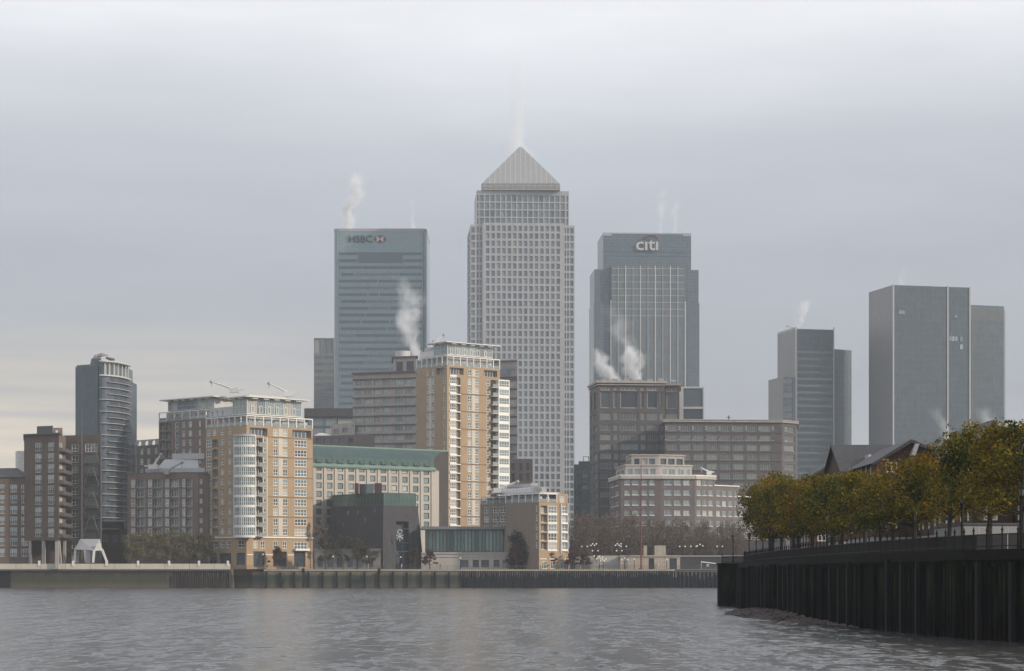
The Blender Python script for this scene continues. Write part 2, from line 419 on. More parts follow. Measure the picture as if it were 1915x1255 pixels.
style('terr', 3, 1, .18, .12, fr=wht, g=gl); style('box', 1, 1, .2, .2, fr=char, g=gla); style('hband', 20, 1, .12, .2, fr=jpl, g=glb, pn='window_band')
style('grn', 12, 2, .16, .08, fr=verd, g=glg, hs=[.5], pn='glazing'); style('pav', 1, 1, .10, .3, fr=dgry, g=glg, pn='glazing'); style('loggia', 5, 1, .16, 1.2, fr=wht, g=gld, rail=False, pn='loggia')

# ------------------------------------------------------------------ river, river bed, land
def sheet(name, pts, z, mat, **kw):
    b = MB(); b.poly([(p[0], p[1], z) for p in pts]); return struct(b, name, [mat], (0, 0, z))
wm = bpy.data.materials.new('river_water'); wm.use_nodes = True; t = wm.node_tree; b = t.nodes['Principled BSDF']
b.inputs['Base Color'].default_value = (.05, .048, .044, 1); b.inputs['Roughness'].default_value = .2; b.inputs['IOR'].default_value = 1.333
tc = N(t, 'ShaderNodeTexCoord').outputs['Object']
# ripples: two slope fields of many wavelengths, stronger in wind-ruffled patches
def slopes(sc, rough, det, dist):
    n = N(t, 'ShaderNodeTexNoise'); n.inputs['Scale'].default_value = 1; n.inputs['Detail'].default_value = det; n.inputs['Roughness'].default_value = rough; n.inputs['Distortion'].default_value = dist
    t.links.new(mapping(t, tc, sc), n.inputs['Vector']); v = N(t, 'ShaderNodeVectorMath', operation='SUBTRACT'); t.links.new(n.outputs['Color'], v.inputs[0]); v.inputs[1].default_value = (.5, .5, .5); return v.outputs[0]
def vscale(v, k):
    m_ = N(t, 'ShaderNodeVectorMath', operation='SCALE'); t.links.new(v, m_.inputs[0])
    if hasattr(k, 'node'): t.links.new(k, m_.inputs['Scale'])
    else: m_.inputs['Scale'].default_value = k
    return m_.outputs[0]
patch = ramp(t, noise(t, mapping(t, tc, (.010, .016, 1)), 1, 3, .5), [(.35, .6), (.65, 1.25)])
va = N(t, 'ShaderNodeVectorMath', operation='ADD'); t.links.new(vscale(slopes((1.1, .55, 1), .75, 3, .5), 1.6), va.inputs[0])
vc = N(t, 'ShaderNodeVectorMath', operation='ADD'); t.links.new(vscale(slopes((.75, .14, 1), .7, 2, .2), .8), vc.inputs[0]); t.links.new(vscale(slopes((.5, .035, 1), .7, 2, .2), .5), vc.inputs[1]); t.links.new(vc.outputs[0], va.inputs[1])
vs = vscale(va.outputs[0], patch); vm = N(t, 'ShaderNodeVectorMath', operation='MULTIPLY'); t.links.new(vs, vm.inputs[0]); vm.inputs[1].default_value = (.8, 1, 0)
vb = N(t, 'ShaderNodeVectorMath', operation='ADD'); t.links.new(vm.outputs[0], vb.inputs[0]); vb.inputs[1].default_value = (0, 0, 1)
vn = N(t, 'ShaderNodeVectorMath', operation='NORMALIZE'); t.links.new(vb.outputs[0], vn.inputs[0]); t.links.new(vn.outputs[0], b.inputs['Normal'])
wb = MB(); wb.poly([(-900, -60, 0), (900, -60, 0), (900, 725.5, 0), (-900, 725.5, 0)])
struct(wb, 'river_water', [wm])
land = pr('paved_ground', (.20, .19, .17), .9, var=.15)
lb = MB(); lb.poly([(-900, 726, G), (900, 726, G), (900, 2600, G), (-900, 2600, G)])
struct(lb, 'ground', [land])

# ------------------------------------------------------------------ far river wall, in lengths of different build
def mudm(name, top, mid, low, zt):
    m = pr(name, (1, 1, 1), .85, var=.12, streak=.25); t = m.node_tree; b = t.nodes['Principled BSDF']
    src = b.inputs['Base Color'].links[0].from_socket
    g = N(t, 'ShaderNodeNewGeometry').outputs['Position']; s = N(t, 'ShaderNodeSeparateXYZ'); t.links.new(g, s.inputs[0])
    z = mth(t, 'ADD', mth(t, 'DIVIDE', s.outputs[2], zt), mth(t, 'MULTIPLY', mth(t, 'SUBTRACT', noise(t, g, .25, 3), .5), .22))
    c = ramp(t, z, [(.08, low), (.36, mid), (.62, mid), (.80, top), (1, top)])
    t.links.new(mixc(t, 1.0, src, c, 'MULTIPLY'), b.inputs['Base Color']); return m
mudw = mudm('algae_stained_river_wall', (.20, .165, .12), (.055, .062, .035), (.12, .098, .072), 5.9)
mudw2 = mudm('green_stained_river_wall', (.20, .165, .12), (.042, .055, .040), (.10, .085, .065), 5.9)
pile = pr('sheet_piling', (.06, .048, .042), .8, spec=.2, var=.25, streak=.4, rnd=.5)
pile2 = pr('dark_sheet_piling', (.018, .022, .030), .8, spec=.2, var=.2, streak=.3, rnd=.5)
pcap = pr('rust_streaked_piling', (.26, .235, .20), .8, var=.2, streak=.6, rnd=.4)
timb = pr('wet_black_timber', (.010, .010, .010), .8, spec=.2, var=.25, streak=.3, rnd=.3)
DW = 725.0
def rw(px0, px1, label, mats, kind, z1=5.9, D=DW, n=0, cap=True, z0=-2):
    off = (X((px0 + px1) / 2, D), D, 0); o = thing('river_wall', label, 'river wall', off)
    x0, x1 = X(px0, D), X(px1, D); b = MB(); b.box(x0, D, z0, x1, D + 2.2, z1 - .5); b.build('wall_face', mats[0], o, off)
    if cap: c = MB(); c.box(x0, D - .25, z1 - .5, x1, D + 2.2, z1); c.build('coping', mats[1], o, off)
    if kind == 'sheet':
        c = MB(); c2 = MB(); w_ = (x1 - x0) / n
        for i in range(n):
            a = x0 + w_ * i
            c.prism([(a, D), (a + w_ * .15, D - .42), (a + w_ * .55, D - .42), (a + w_ * .7, D)], z0, z1 - .52)
            zz_ = z1 - 1.2 - random.random() * 1.6
            c2.prism([(a + w_ * .18, D - .445), (a + w_ * .36, D - .445), (a + w_ * .36, D - .42), (a + w_ * .18, D - .42)], zz_, z1 - .55)
        c.build('piling', mats[2], o, off); c2.build('rust_streaks', pcap, o, off)
    if kind == 'posts':
        w_ = (x1 - x0) / n
        for i in range(n):
            a = x0 + w_ * (i + .1); q = MB(); q.box(a, D - .55, z0, a + .5, D - .01, z1 - .75 - random.random() * .25); q.build('fender_post', timb, o, off)
    return o
rw(-420, 20, 'dark recessed length of river wall at the left edge of the view', [timb, conc], 'plain')
rw(20, 322, 'smooth algae green river wall below the long pale parapet', [mudw, conc], 'plain')
rw(322, 432, 'rusty brown sheet piling below the end of the pale parapet', [pile, conc, pile], 'sheet', n=26)
rw(494, 862, 'green stained river wall carrying evenly spaced black timber posts', [mudw2, conc], 'posts', n=14)
rw(862, 1262, 'long dark sheet piled river wall with rust streaks under a stone kerb', [pile2, stone, pile2], 'sheet', n=96)
rw(1262, 2100, 'blue black river wall running behind the pier ramp and near bank', [pile2, dgry, pile2], 'sheet', n=112, z1=5.5)
# inlet between parapet end and posts
b = MB(); x0, x1 = X(432, 725), X(494, 735)
b.box(X(432, 725) + .02, 733, -2, x1 - .02, 735, 5.9); b.box(X(472, 728), 727.2, -2, X(493, 728), 732.9, 5.2)
b.box(x0, 725.3, -2, x0 + .5, 732.99, 5.85)
solo(b, 'river_wall', [mudw2], 'recessed muddy wall of the small inlet below the yellow brick corner', 'river wall', (x0, 733, 0))
# pale parapet on the left
off = (X(215, 724), 724, G - .1); o = thing('parapet_wall', 'long pale parapet running left above the algae green wall', 'parapet', off)
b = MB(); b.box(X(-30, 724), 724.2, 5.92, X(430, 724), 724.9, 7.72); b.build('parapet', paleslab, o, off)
b = MB(); b.box(X(-30, 724), 723.7, 5.45, X(432, 724), 724.6, 5.85); b.build('ledge', dgry, o, off)
for px in (73, 136.5, 199, 258, 316, 372, 426):
    b = MB(); b.box(X(px, 724) - .35, 724.0, 7.0, X(px, 724) + .35, 724.18, 8.7); b.box(X(px, 724) - .3, 724.18, 7.74, X(px, 724) + .3, 724.8, 8.7); b.build('pier_post', wht, o, off)
# low stone kerb and railing along the rest
off = (X(900, 726), 726, G); o = thing('promenade_railing', 'thin dark railing along the far promenade above the river wall', 'railing', off)
b = MB(); b.box(X(434, 726), 726.3, G + 1.05, X(1348, 726), 726.36, G + 1.13); b.box(X(434, 726), 726.3, G + .55, X(1348, 726), 726.35, G + .6); b.build('rail', dgry, o, off)
b = MB(); 
for i in range(0, 200): x = X(434, 726) + i * .79; b.box(x, 726.28, G, x + .07, 726.38, G + 1.04)
b.build('posts', dgry, o, off)

# ------------------------------------------------------------------ reusable pieces for the riverside blocks
def terrace(b, pts, edges, z0, z1, gap=3.3, mat=wht, bal=True):
    fr = MB(); bl = MB()
    for e in edges:
        f = F(pts[e], pts[(e + 1) % len(pts)], z0, z1); n = max(1, round(f.L / gap))
        for i in range(n + 1): u = min(f.L - .12, max(.12, f.L * i / n)); fr.obox(f.A, f.d, u - .14, u + .14, -.3, .02, z0 + .002, z1 - .3)
        fr.obox(f.A, f.d, 0, f.L, -.45, .05, z1 - .3, z1)
        if bal: bl.obox(f.A, f.d, .3, f.L - .3, -.18, -.12, z0 + .1, z0 + 1.15)
    b.part('terrace_frame', fr, mat)
    if bal: b.part('balustrade', bl, MATS['pale_balustrade'])
def canopy(b, pts, out, z, ribs=(), th=.35, mat=offw, tilt=0.0):
    m = MB(); q = inset(pts, -out); m.prism(q, z, z + th)
    for e in ribs:
        f = F(pts[e], pts[(e + 1) % len(pts)], z, z + 1); n = max(2, round(f.L / 4.2))
        for i in range(n):
            u = f.L * (i + .5) / n
            m.obox(f.A, f.d, u - 1.1, u + 1.1, -.3, out * .75, z - .45, z - .01)
    return b.part('canopy_roof', m, mat)
pr('pale_balustrade', (.30, .34, .35), .2, .3, var=.03)
def plain_box(b, name, pts, z0, z1, mats, fs={}): return b.body(pts, z0, z1, mats, fs, name)
def crane(px0, py0, px1, py1, D, label, base=1.6, group='roof cleaning cranes', mat=offw):
    """roof cleaning crane: base at px0,py0 and arm head at px1,py1"""
    off = (X(px0, D), D, Z(py0, D)); o = thing('roof_crane', label, 'roof crane', off, group)
    x, y, z = off; b = MB(); b.box(x - base, y - 1, z - .6, x + base, y + 1, z + .9); b.box(x - base * 1.9, y - .3, z + .2, x - base, y + .3, z + .7) if px1 > px0 else b.box(x + base, y - .3, z + .2, x + base * 2.2, y + .3, z + .7)
    b.build('crane_base', mat, o, off)
    b = MB(); hx, hz = X(px1, D), Z(py1, D); b.tube([(x, y, z + .5), ((x + hx) / 2, y, (z + hz) / 2 + .35), (hx, y, hz)], [.42, .34, .24], 6); b.build('arm', mat, o, off)
    b = MB(); b.ball(hx, y, hz, .6); b.box(hx - .1, y - .1, hz - 1.6, hx + .1, y + .1, hz - .3); b.build('head', gry, o, off)

# ------------------------------------------------------------------ A. yellow brick block with rounded glass corner
b = Bld('apartment_block', 'yellow brick apartment block with rounded glass corner bay behind the inlet', 'apartment block', 461, 728)
A0 = boxfp(385, 461, 585, 728, 44); zt = b.Z(795); zm = b.Z(1005)
fr = EF(A0, 1, G, zt, 728); fl = EF(A0, 0, G, zt, 728)
ys = [799 + 18.8 * i for i in range(11)]
fr.rows([(511, 520), (529, 538)], ys, 13.5, 'sash'); fr.rows([(551, 574)], ys[1:], 13.5, 'trip'); fr.rows([(547, 582)], ys[:1], 15, 'loggia')
fr.rows([(467, 500)], ys[:1], 15, 'loggia'); fr.rows([(493, 498)], ys[1:], 13.5, 'narrow'); fr.rows([(479, 491)], ys[1:], 15.2, 'balc')
fr.rows([(474, 482), (487, 495.5), (511, 520), (528.5, 536.5)], [1011], 14, 'sash'); fr.rows([(550, 575)], [1012], 14, 'trip')
fr.rows([(474, 495.5), (511, 536.5), (550, 571)], [1031], 29, 'shop')
fl.rows([(412.5, 419), (427, 432)], ys, 11, 'sash'); fl.rows([(387, 394), (397.5, 404)], ys[:1], 11, 'sash')
fl.rows([(386, 396)], ys[1:], 13.5, 'bayw'); fl.rows([(397, 407)], ys[1:], 15.5, 'balc')
fl.rows([(400, 407), (412, 420), (424, 431), (445, 457)], [1010], 14, 'sash'); fl.rows([(387, 405), (410, 432), (442, 458)], [1034], 22, 'shop')
b.body(A0, G, zt, [yel, roofm], {1: fr, 0: fl})
# cream panels linking the pairs of windows, horizontal courses
pn = MB(); cs = MB()
for k, (i0, i1) in enumerate([(0, 0), (1, 2), (3, 4), (5, 6), (7, 8), (9, 10)]):
    za, zb = Z(ys[i1] + 14.5, 728), Z(ys[i0] - 1, 728)
    pn.obox(fr.A, fr.d, fr.u(520.6), fr.u(528.4), 0.004, .06, za, zb); pn.obox(fr.A, fr.d, fr.u(502.4), fr.u(498.6), 0.004, .06, za, zb) if 0 else None
    if k: cs.obox(fr.A, fr.d, fr.u(500), fr.L - .02, .003, .10, Z(ys[i0] - 2.6, 728), Z(ys[i0] - 3.4, 728) )
b.split('cream_panel', pn, cpan); b.split('brick_course', cs, brn)
wc = MB(); wc.obox(fr.A, fr.d, 0.02, fr.L + .1, .004, .35, b.Z(1005.5), b.Z(1003.2)); wc.obox(fl.A, fl.d, 0, fl.L, .004, .3, b.Z(1005.5), b.Z(1003.5))
for (p, q) in ((462, 473), (496.5, 510), (538, 549), (572, 583)): wc.obox(fr.A, fr.d, fr.u(p), fr.u(q), .004, .12, b.Z(1038), b.Z(1036.4))
b.split('white_string_course', wc, wht)
ob = MB(); ob.obox(fr.A, fr.d, fr.u(549), fr.u(576), .01, 1.2, b.Z(1029), b.Z(1025)); b.part('bay_sill', ob, wht)
# white panel strip by the balconies, balconies, rounded bay
st_ = MB(); st_.obox(fr.A, fr.d, fr.u(491.3), fr.u(492.8), .004, .07, b.Z(1003), b.Z(815)); st_.obox(fr.A, fr.d, fr.u(498.2), fr.u(500.4), .004, .07, b.Z(1003), b.Z(815)); b.split('white_pilaster', st_, cpan)
for y in ys[1:]:
    q = MB(); q.obox(fr.A, fr.d, fr.u(478), fr.u(491), .02, 2.0, Z(y + 16.6, 728), Z(y + 15.4, 728), 0)
    q.obox(fr.A, fr.d, fr.u(478), fr.u(491), 1.86, 1.94, Z(y + 15.3, 728), Z(y + 9, 728), 1); b.part('balcony', q, [cream, MATS['pale_balustrade']])
cxy = inset(A0, 1.5)[1]; rb = 4.5
def arc(r, a0=-186, a1=-48, n=16): return [(cxy[0] + r * math.cos(R(a0 + (a1 - a0) * i / n)), cxy[1] + r * math.sin(R(a0 + (a1 - a0) * i / n))) for i in range(n + 1)]
for k in range(10):
    y = ys[1 + k]; q = MB(); a = arc(rb); a2 = arc(rb - .12)
    za, zb, zc_, zd = Z(y + 18.4, 728), Z(y + 14, 728), Z(y - .6, 728), Z(y + 14, 728)
    q.prism(list(a) + [cxy], za, zb, 0)
    for i in range(len(a2) - 1):
        q.poly([(*a2[i], zb), (*a2[i + 1], zb), (*a2[i + 1], zc_), (*a2[i], zc_)], 1)
        if i in (1, 15): pass
        if i: q.cyl(a[i][0], a[i][1], zb, zc_, .075, n=4, m=0)
    q2 = arc(rb + .03); mid = zb + (zc_ - zb) * .36
    for i in range(len(q2) - 1): q.poly([(*q2[i], mid), (*q2[i + 1], mid), (*q2[i + 1], mid + .1), (*q2[i], mid + .1)], 0)
    q.poly([(*a2[-1], zb), (*cxy, zb), (*cxy, zc_), (*a2[-1], zc_)], 1)
    b.part('corner_bay', q, [wht, gla])
q = MB(); q.prism(list(arc(rb + .15)) + [cxy], Z(816.5, 728), Z(812.5, 728)); b.part('bay_roof', q, lgry)
q = MB()
q.cyl(*arc(rb)[-1], b.Z(1003), b.Z(813), .2, n=6)
b.part('bay_edge_post', q, wht)
# penthouse
z1, z2 = b.Z(776), b.Z(743); P1 = inset(A0, 2.2); P2 = inset(A0, .9)
f1 = EF(P1, 1, zt, z1, 728); f0 = EF(P1, 0, zt, z1, 728)
f1.rows([(467 + 19 * i, 477 + 19 * i) for i in range(6)], [780], 13, 'terr'); f0.rows(fr_(392, 455, 6), [780], 12, 'narrow')
b.body(P1, zt, z1, [gry, roofm], {1: f1, 0: f0}, 'penthouse_wall')
P2 = [P2[0], P2[1], (P2[2][0] - 3.2 * fr.d[0], P2[2][1] - 3.2 * fr.d[1]), (P2[3][0] - 3.2 * fr.d[0], P2[3][1] - 3.2 * fr.d[1])]
L2 = (P2[1][0] + (P2[0][0] - P2[1][0]) * .38, P2[1][1] + (P2[0][1] - P2[1][1]) * .38)
P2b = [L2, P2[1], P2[2], (P2[2][0] + L2[0] - P2[1][0], P2[2][1] + L2[1] - P2[1][1])]
f1 = F(P2b[1], P2b[2], z1 + .3, z2, 728); f0 = F(P2b[0], P2b[1], z1 + .3, z2, 728)
n_ = 6
for i in range(n_): f1.add(.3 + (f1.L - .6) * i / n_, .1 + (f1.L - .6) * (i + 1) / n_, z1 + .5, z2 - .3, 'glz')if 0 else None
style('glz', 5, 2, .11, .08, fr=offw, g=gpal, hs=[.48], pn='glazing')
for i in range(n_): f1.add(.1 + (f1.L - .2) * i / n_, .1 + (f1.L - .2) * (i + 1) / n_ - .02, z1 + .5, z2 - .3, 'glz')
for i in range(2): f0.add(.1 + (f0.L - .2) * i / 2, .1 + (f0.L - .2) * (i + 1) / 2 - .02, z1 + .5, z2 - .3, 'glz')
b.body(P2b, z1 + .3, z2, [offw, roofm], {1: f1, 0: f0}, 'penthouse_wall')
q = MB()
for i in range(6):
    u_ = 1.2 + (f1.L - 2) * (i + .1) / 6
    for (o0, o1) in ((u_, u_ + .16), (u_ + 1.0, u_ + 1.16)): q.obox(f1.A, f1.d, o0, o1, .01, .14, z1 + .9, z1 + 3.3)
    q.obox(f1.A, f1.d, u_ + .16, u_ + 1.0, .01, .14, z1 + .9, z1 + 1.06); q.obox(f1.A, f1.d, u_ + .16, u_ + 1.0, .01, .14, z1 + 3.14, z1 + 3.3)
b.split('opening_light_frame', q, wht, 24)
# plain grey part of the penthouse to the left
P3 = [P2[0], L2, P2b[3], P2[3]]; P3 = [P2[0], L2, (L2[0] + 14 * fr.d[0], L2[1] + 14 * fr.d[1]), (P2[0][0] + 14 * fr.d[0], P2[0][1] + 14 * fr.d[1])]
f0 = F(P3[0], P3[1], z1 + .3, b.Z(757), 728); f0.rows(fr_(392, 440, 5, 4), [762], 12, 'narrow')
b.body(P3, z1 + .3, b.Z(757), [lgry, roofm], {0: f0}, 'penthouse_wall')
terrace(b, A0, [0, 1], zt, z1, 3.3)
canopy(b, P2b, 2.0, z2 + .1, [0, 1])
q = MB(); q.prism(inset(P2b, 3), z2 + .45, z2 + 1.3); b.part('roof_upstand', q, lgry)
b.finish()

# ------------------------------------------------------------------ B. tall yellow tower
DB = 828
b = Bld('residential_tower', 'tall yellow brick residential tower with white bays above the green roofed hotel', 'tower block', 836, DB)
B0 = boxfp(779, 836, 935, DB, 40); zt = b.Z(683)
fr = EF(B0, 1, G, zt, DB); fl = EF(B0, 0, G, zt, DB)
ys = [688] + [704.6 + 16.45 * i for i in range(17)]
fr.rows([(875, 882), (888.8, 896)], ys, 11.8, 'sash'); fr.rows([(841, 853)], ys[1:], 12, 'bayw'); fr.rows([(854, 861)], ys[1:], 14, 'balc')
fr.rows([(841, 867), (905, 930)], [686.5], 12.5, 'loggia'); fr.rows([(910, 916.5)], ys[1:], 11.8, 'narrow'); fr.rows([(917.6, 926.5)], ys[1:], 13.5, 'balc')
fl.rows([(797.5, 801.5), (808, 812.5)], ys, 11.5, 'sash'); fl.rows([(829, 832.5)], ys[1:], 12, 'narrow'); fl.rows([(816, 831)], [687], 12, 'loggia')
b.body(B0, G, zt, [yel, roofm], {1: fr, 0: fl})
pn = MB(); cs = MB(); sp = MB()
for k in range(9):
    i0 = 2 * k + 1 if k else 1; za, zb = Z(ys[min(17, 2 * k + 2)] + 12.8, DB), Z(ys[2 * k + 1] - 1, DB)
    pn.obox(fr.A, fr.d, fr.u(882.5), fr.u(888.3), .004, .07, za, zb); pn.obox(fl.A, fl.d, fl.u(802), fl.u(807.6), .004, .07, za, zb)
    if k: cs.obox(fr.A, fr.d, fr.u(862), fr.u(909.5), .003, .12, Z(ys[2 * k + 1] - 2.2, DB), Z(ys[2 * k + 1] - 3.2, DB))
pn.obox(fr.A, fr.d, fr.u(882.5), fr.u(888.3), .004, .07, Z(701, DB), Z(687, DB))
for y in ys[1:]:
    sp.obox(fr.A, fr.d, fr.u(841), fr.u(853.4), .004, .25, Z(y + 16, DB), Z(y + 12.3, DB)); sp.obox(fr.A, fr.d, fr.u(853.6), fr.u(861.2), .004, .2, Z(y + 16, DB), Z(y + 14.6, DB))
sp.obox(fr.A, fr.d, fr.u(841), fr.u(853.4), .004, .25, Z(704, DB), Z(700.5, DB))
b.split('cream_panel', pn, cpan); b.split('brick_course', cs, brn); b.split('white_spandrel', sp, wht)
# projecting white bay on the right
fu = fr.u(927.5); Q = [fr.pt(fu, 1.6), fr.pt(fr.L + 3.4, 1.6), fr.pt(fr.L + 3.4, -5), fr.pt(fu, -5)]
zt2 = b.Z(703.5); ff = F(Q[0], Q[1], G, zt2, DB); style('bay4', 4, 2, .15, .08, hs=[.35], fr=wht, g=gpal)
for y in ys[1:]: ff.add(.25, ff.L - .25, Z(y + 12.6, DB), Z(y + .6, DB), 'bay4')
b.body(Q, G, zt2, [wht, roofm], {0: ff}, 'white_bay')
for y in ys[1:]:
    q = MB(); q.obox(fr.A, fr.d, fr.u(916), fu - .02, .02, 1.7, Z(y + 15.6, DB), Z(y + 14, DB), 0); q.obox(fr.A, fr.d, fr.u(917), fu - .03, 1.5, 1.58, Z(y + 13.9, DB), Z(y + 8, DB), 1)
    b.part('balcony', q, [cream, MATS['pale_balustrade']])
z1, z2 = b.Z(664.5), b.Z(641); P1 = inset(B0, 2.2)
f1 = EF(P1, 1, zt, z1, DB); f0 = EF(P1, 0, zt, z1, DB); f1.rows([(840 + 15.5 * i, 849 + 15.5 * i) for i in range(6)], [669], 13, 'terr'); f0.rows(fr_(785, 830, 5), [671], 11, 'narrow')
b.body(P1, zt, z1, [gry, roofm], {1: f1, 0: f0}, 'penthouse_wall')
P2 = inset(B0, .9); L2 = (P2[1][0] + (P2[0][0] - P2[1][0]) * .5, P2[1][1] + (P2[0][1] - P2[1][1]) * .5)
R2 = (P2[2][0] - 2 * fr.d[0], P2[2][1] - 2 * fr.d[1]); P2b = [L2, P2[1], R2, (R2[0] + L2[0] - P2[1][0], R2[1] + L2[1] - P2[1][1])]
f1 = F(P2b[1], P2b[2], z1 + .3, z2, DB); f0 = F(P2b[0], P2b[1], z1 + .3, z2, DB)
for i in range(6): f1.add(.1 + (f1.L - .2) * i / 6, .08 + (f1.L - .2) * (i + 1) / 6, z1 + .5, z2 - .3, 'glz')
for i in range(2): f0.add(.1 + (f0.L - .2) * i / 2, .08 + (f0.L - .2) * (i + 1) / 2, z1 + .5, z2 - .3, 'glz')
b.body(P2b, z1 + .3, z2, [offw, roofm], {1: f1, 0: f0}, 'penthouse_wall')
q = MB()
for i in range(6):
    u_ = .8 + (f1.L - 2) * (i + .1) / 6
    for (o0, o1) in ((u_, u_ + .16), (u_ + .9, u_ + 1.06)): q.obox(f1.A, f1.d, o0, o1, .01, .14, z1 + .7, z1 + 2.9)
    q.obox(f1.A, f1.d, u_ + .16, u_ + .9, .01, .14, z1 + .7, z1 + .86); q.obox(f1.A, f1.d, u_ + .16, u_ + .9, .01, .14, z1 + 2.74, z1 + 2.9)
b.split('opening_light_frame', q, wht, 24)
P3 = [P2[0], L2, (L2[0] + 9 * fr.d[0], L2[1] + 9 * fr.d[1]), (P2[0][0] + 9 * fr.d[0], P2[0][1] + 9 * fr.d[1])]
b.body(P3, z1 + .3, b.Z(652), [offw, roofm], {}, 'penthouse_wall')
q = MB(); q.prism(inset(P3, 1.2), b.Z(652) + .01, b.Z(644)); b.part('plant_box', q, lgry)
terrace(b, B0, [0, 1], zt, z1, 3.3); canopy(b, P2b, 2.2, z2 + .1, [0, 1])
b.finish()

# ------------------------------------------------------------------ mid block with white canopy, low wing, rear block
D = 790
b = Bld('apartment_block', 'brown brick block with wide white canopy roof left of the yellow block', 'apartment block', 400, D)
M0 = boxfp(297, 400, 470, D, 48); zt = b.Z(781); fl = EF(M0, 0, G, zt, D)
ys = [785 + 17.2 * i for i in range(9)]
fl.rows([(299, 308.5), (310, 320)], ys, 13.5, 'balc'); fl.rows([(327.5, 334)], ys, 15, 'narrow'); fl.rows([(341, 346.5), (353, 359), (372, 375.5)], ys, 11, 'sash')
b.body(M0, G, zt, [wbr, roofm], {0: fl})
z1, z2 = b.Z(764), b.Z(743); P1 = inset(M0, 2); f0 = EF(P1, 0, zt, z1, D); f0.rows(fr_(302, 385, 7), [767], 11, 'terr'); b.body(P1, zt, z1, [lgry, roofm], {0: f0}, 'penthouse_wall')
P2 = inset(M0, 1.2); P2[0] = (P2[0][0] + (P2[1][0] - P2[0][0]) * .09, P2[0][1] + (P2[1][1] - P2[0][1]) * .09)
f0 = F(P2[0], P2[1], z1 + .3, z2, D)
for (a, c) in ((307, 322), (331, 376), (385, 397)): f0.add(f0.u(a), f0.u(c), z1 + .5, z2 - .4, 'glz')
b.body(P2, z1 + .3, z2, [lgry, roofm], {0: f0}, 'penthouse_wall')
terrace(b, M0, [0], zt, z1, 4.2); canopy(b, P2, 2.4, z2 + .1, [0, 1]); b.finish()
crane(438, 731, 395, 714, 790, 'long armed crane on the white canopy roof behind the yellow block')
crane(540, 738, 503, 717, 745, 'white crane on the roof directly over the lit yellow facade')
crane(816, 640, 830, 626, 832, 'short white crane on top of the tall yellow tower', .9)

D = 742
b = Bld('apartment_wing', 'low brown brick wing with recessed balconies behind the pale green trees', 'apartment block', 300, D)
W0 = [P(238, 746), P(370, 740), P(392, 742), P(392, 765), P(238, 772)]; zt = b.Z(886)
f0 = F(W0[0], W0[1], G, zt, D); f1 = F(W0[1], W0[2], G, zt, D); ys = [896.5 + 18.2 * i for i in range(6)]
f0.rows([(245.5, 252.5), (277, 284), (309, 316), (341, 346.5)], ys, 14.5, 'narrow'); f0.rows([(254.5, 270.5), (286.5, 302), (318, 334), (347.5, 358.5)], ys, 14.5, 'balc')
f1.rows([(373.5, 378.5)], ys, 9, 'sash'); f0.rows(fr_(243, 365, 7), [1008], 16, 'shop')
b.body(W0, G, zt, [wbr, roofm], {0: f0, 1: f1})
q = MB(); q.prism(inset([W0[0], (X(386, 741), 741), (X(386, 765), 765), W0[4]], -.4), zt, zt + .5); b.part('roof_edge', q, dgry)
sp = MB()
for y in ys:
    for a in (270.9, 302.6, 334.4, 358.9): sp.obox(f0.A, f0.d, f0.u(a), f0.u(a + 1), .004, .2, Z(y + 15, D), Z(y, D))
b.split('balcony_post', sp, lgry)
q = MB(); q.prism([P(272, 748), P(383, 745), P(383, 760), P(272, 764)], zt + .5, b.Z(874)); q.prism([P(294, 748.5), P(372, 746), P(372, 758), P(294, 762)], b.Z(874) + .01, b.Z(857), 0, True, [P(308, 750), P(370, 748), P(370, 756), P(308, 760)])
q.prism([P(322, 749.6), P(382, 747), P(382, 757), P(322, 758)], b.Z(857) + .01, b.Z(846)); b.part('plant_room', q, lgry)
b.finish()
crane(287, 874, 301, 850, 745, 'small pale crane at the left end of the grey plant room')
crane(312, 884, 340, 865, 741, 'thin dark armed crane lying on the low wing roof', .8, mat=gry)

D = 840
b = Bld('apartment_block', 'tan brick block with notched parapet seen between curved tower and canopy block', 'apartment block', 270, D)
K0 = [P(245, 850), P(300, 836), P(300, 860), P(245, 874)]; zt = b.Z(832); f0 = F(K0[0], K0[1], G, zt, D)
f0.rows([(249, 255), (262, 268), (275, 281), (289, 294)], [838, 857, 876, 895, 914], 11, 'sash'); b.body(K0, G, zt, [wbr, roofm], {0: f0})
q = MB(); 
for (a, c) in ((245, 247.5), (252, 259), (264, 272), (277, 285), (290, 300)): q.obox(f0.A, f0.d, f0.u(a), f0.u(c), -.5, .01, zt, b.Z(824))
q.obox(f0.A, f0.d, 0, f0.L, -.5, .02, b.Z(824), b.Z(821.5)); b.part('notched_parapet', q, lgry); b.finish()

# ------------------------------------------------------------------ hotel with green copper roof
D = 772
b = Bld('hotel', 'cream hotel with sweeping green copper roof behind the charcoal building', 'hotel', 590, D)
H0 = [P(560, 765), P(812, 800), P(833, 830), P(560, 800)]
zt = Z(874, 785); f0 = F(H0[0], H0[1], G, zt, 785)
W_ = []
for k in range(11):
    px = 591.5 + 20.1 * k; Dp = 765 + (px - 560) / 252 * 35
    for j in range(7):
        yb = 869 + (px - 590) * .040 + 16.4 * j
        f0.add(f0.u(px), f0.u(px + 10), Z(yb + 11, Dp), Z(yb, Dp), 'box')
f0.h = [h for h in f0.h]
b.body(H0, G, zt, [cream, roofm], {0: f0})
q = MB(); q.prism([H0[1], H0[2], (H0[2][0] - .5, H0[2][1] + 1), (H0[1][0] - .5, H0[1][1] + 1)], G, zt)
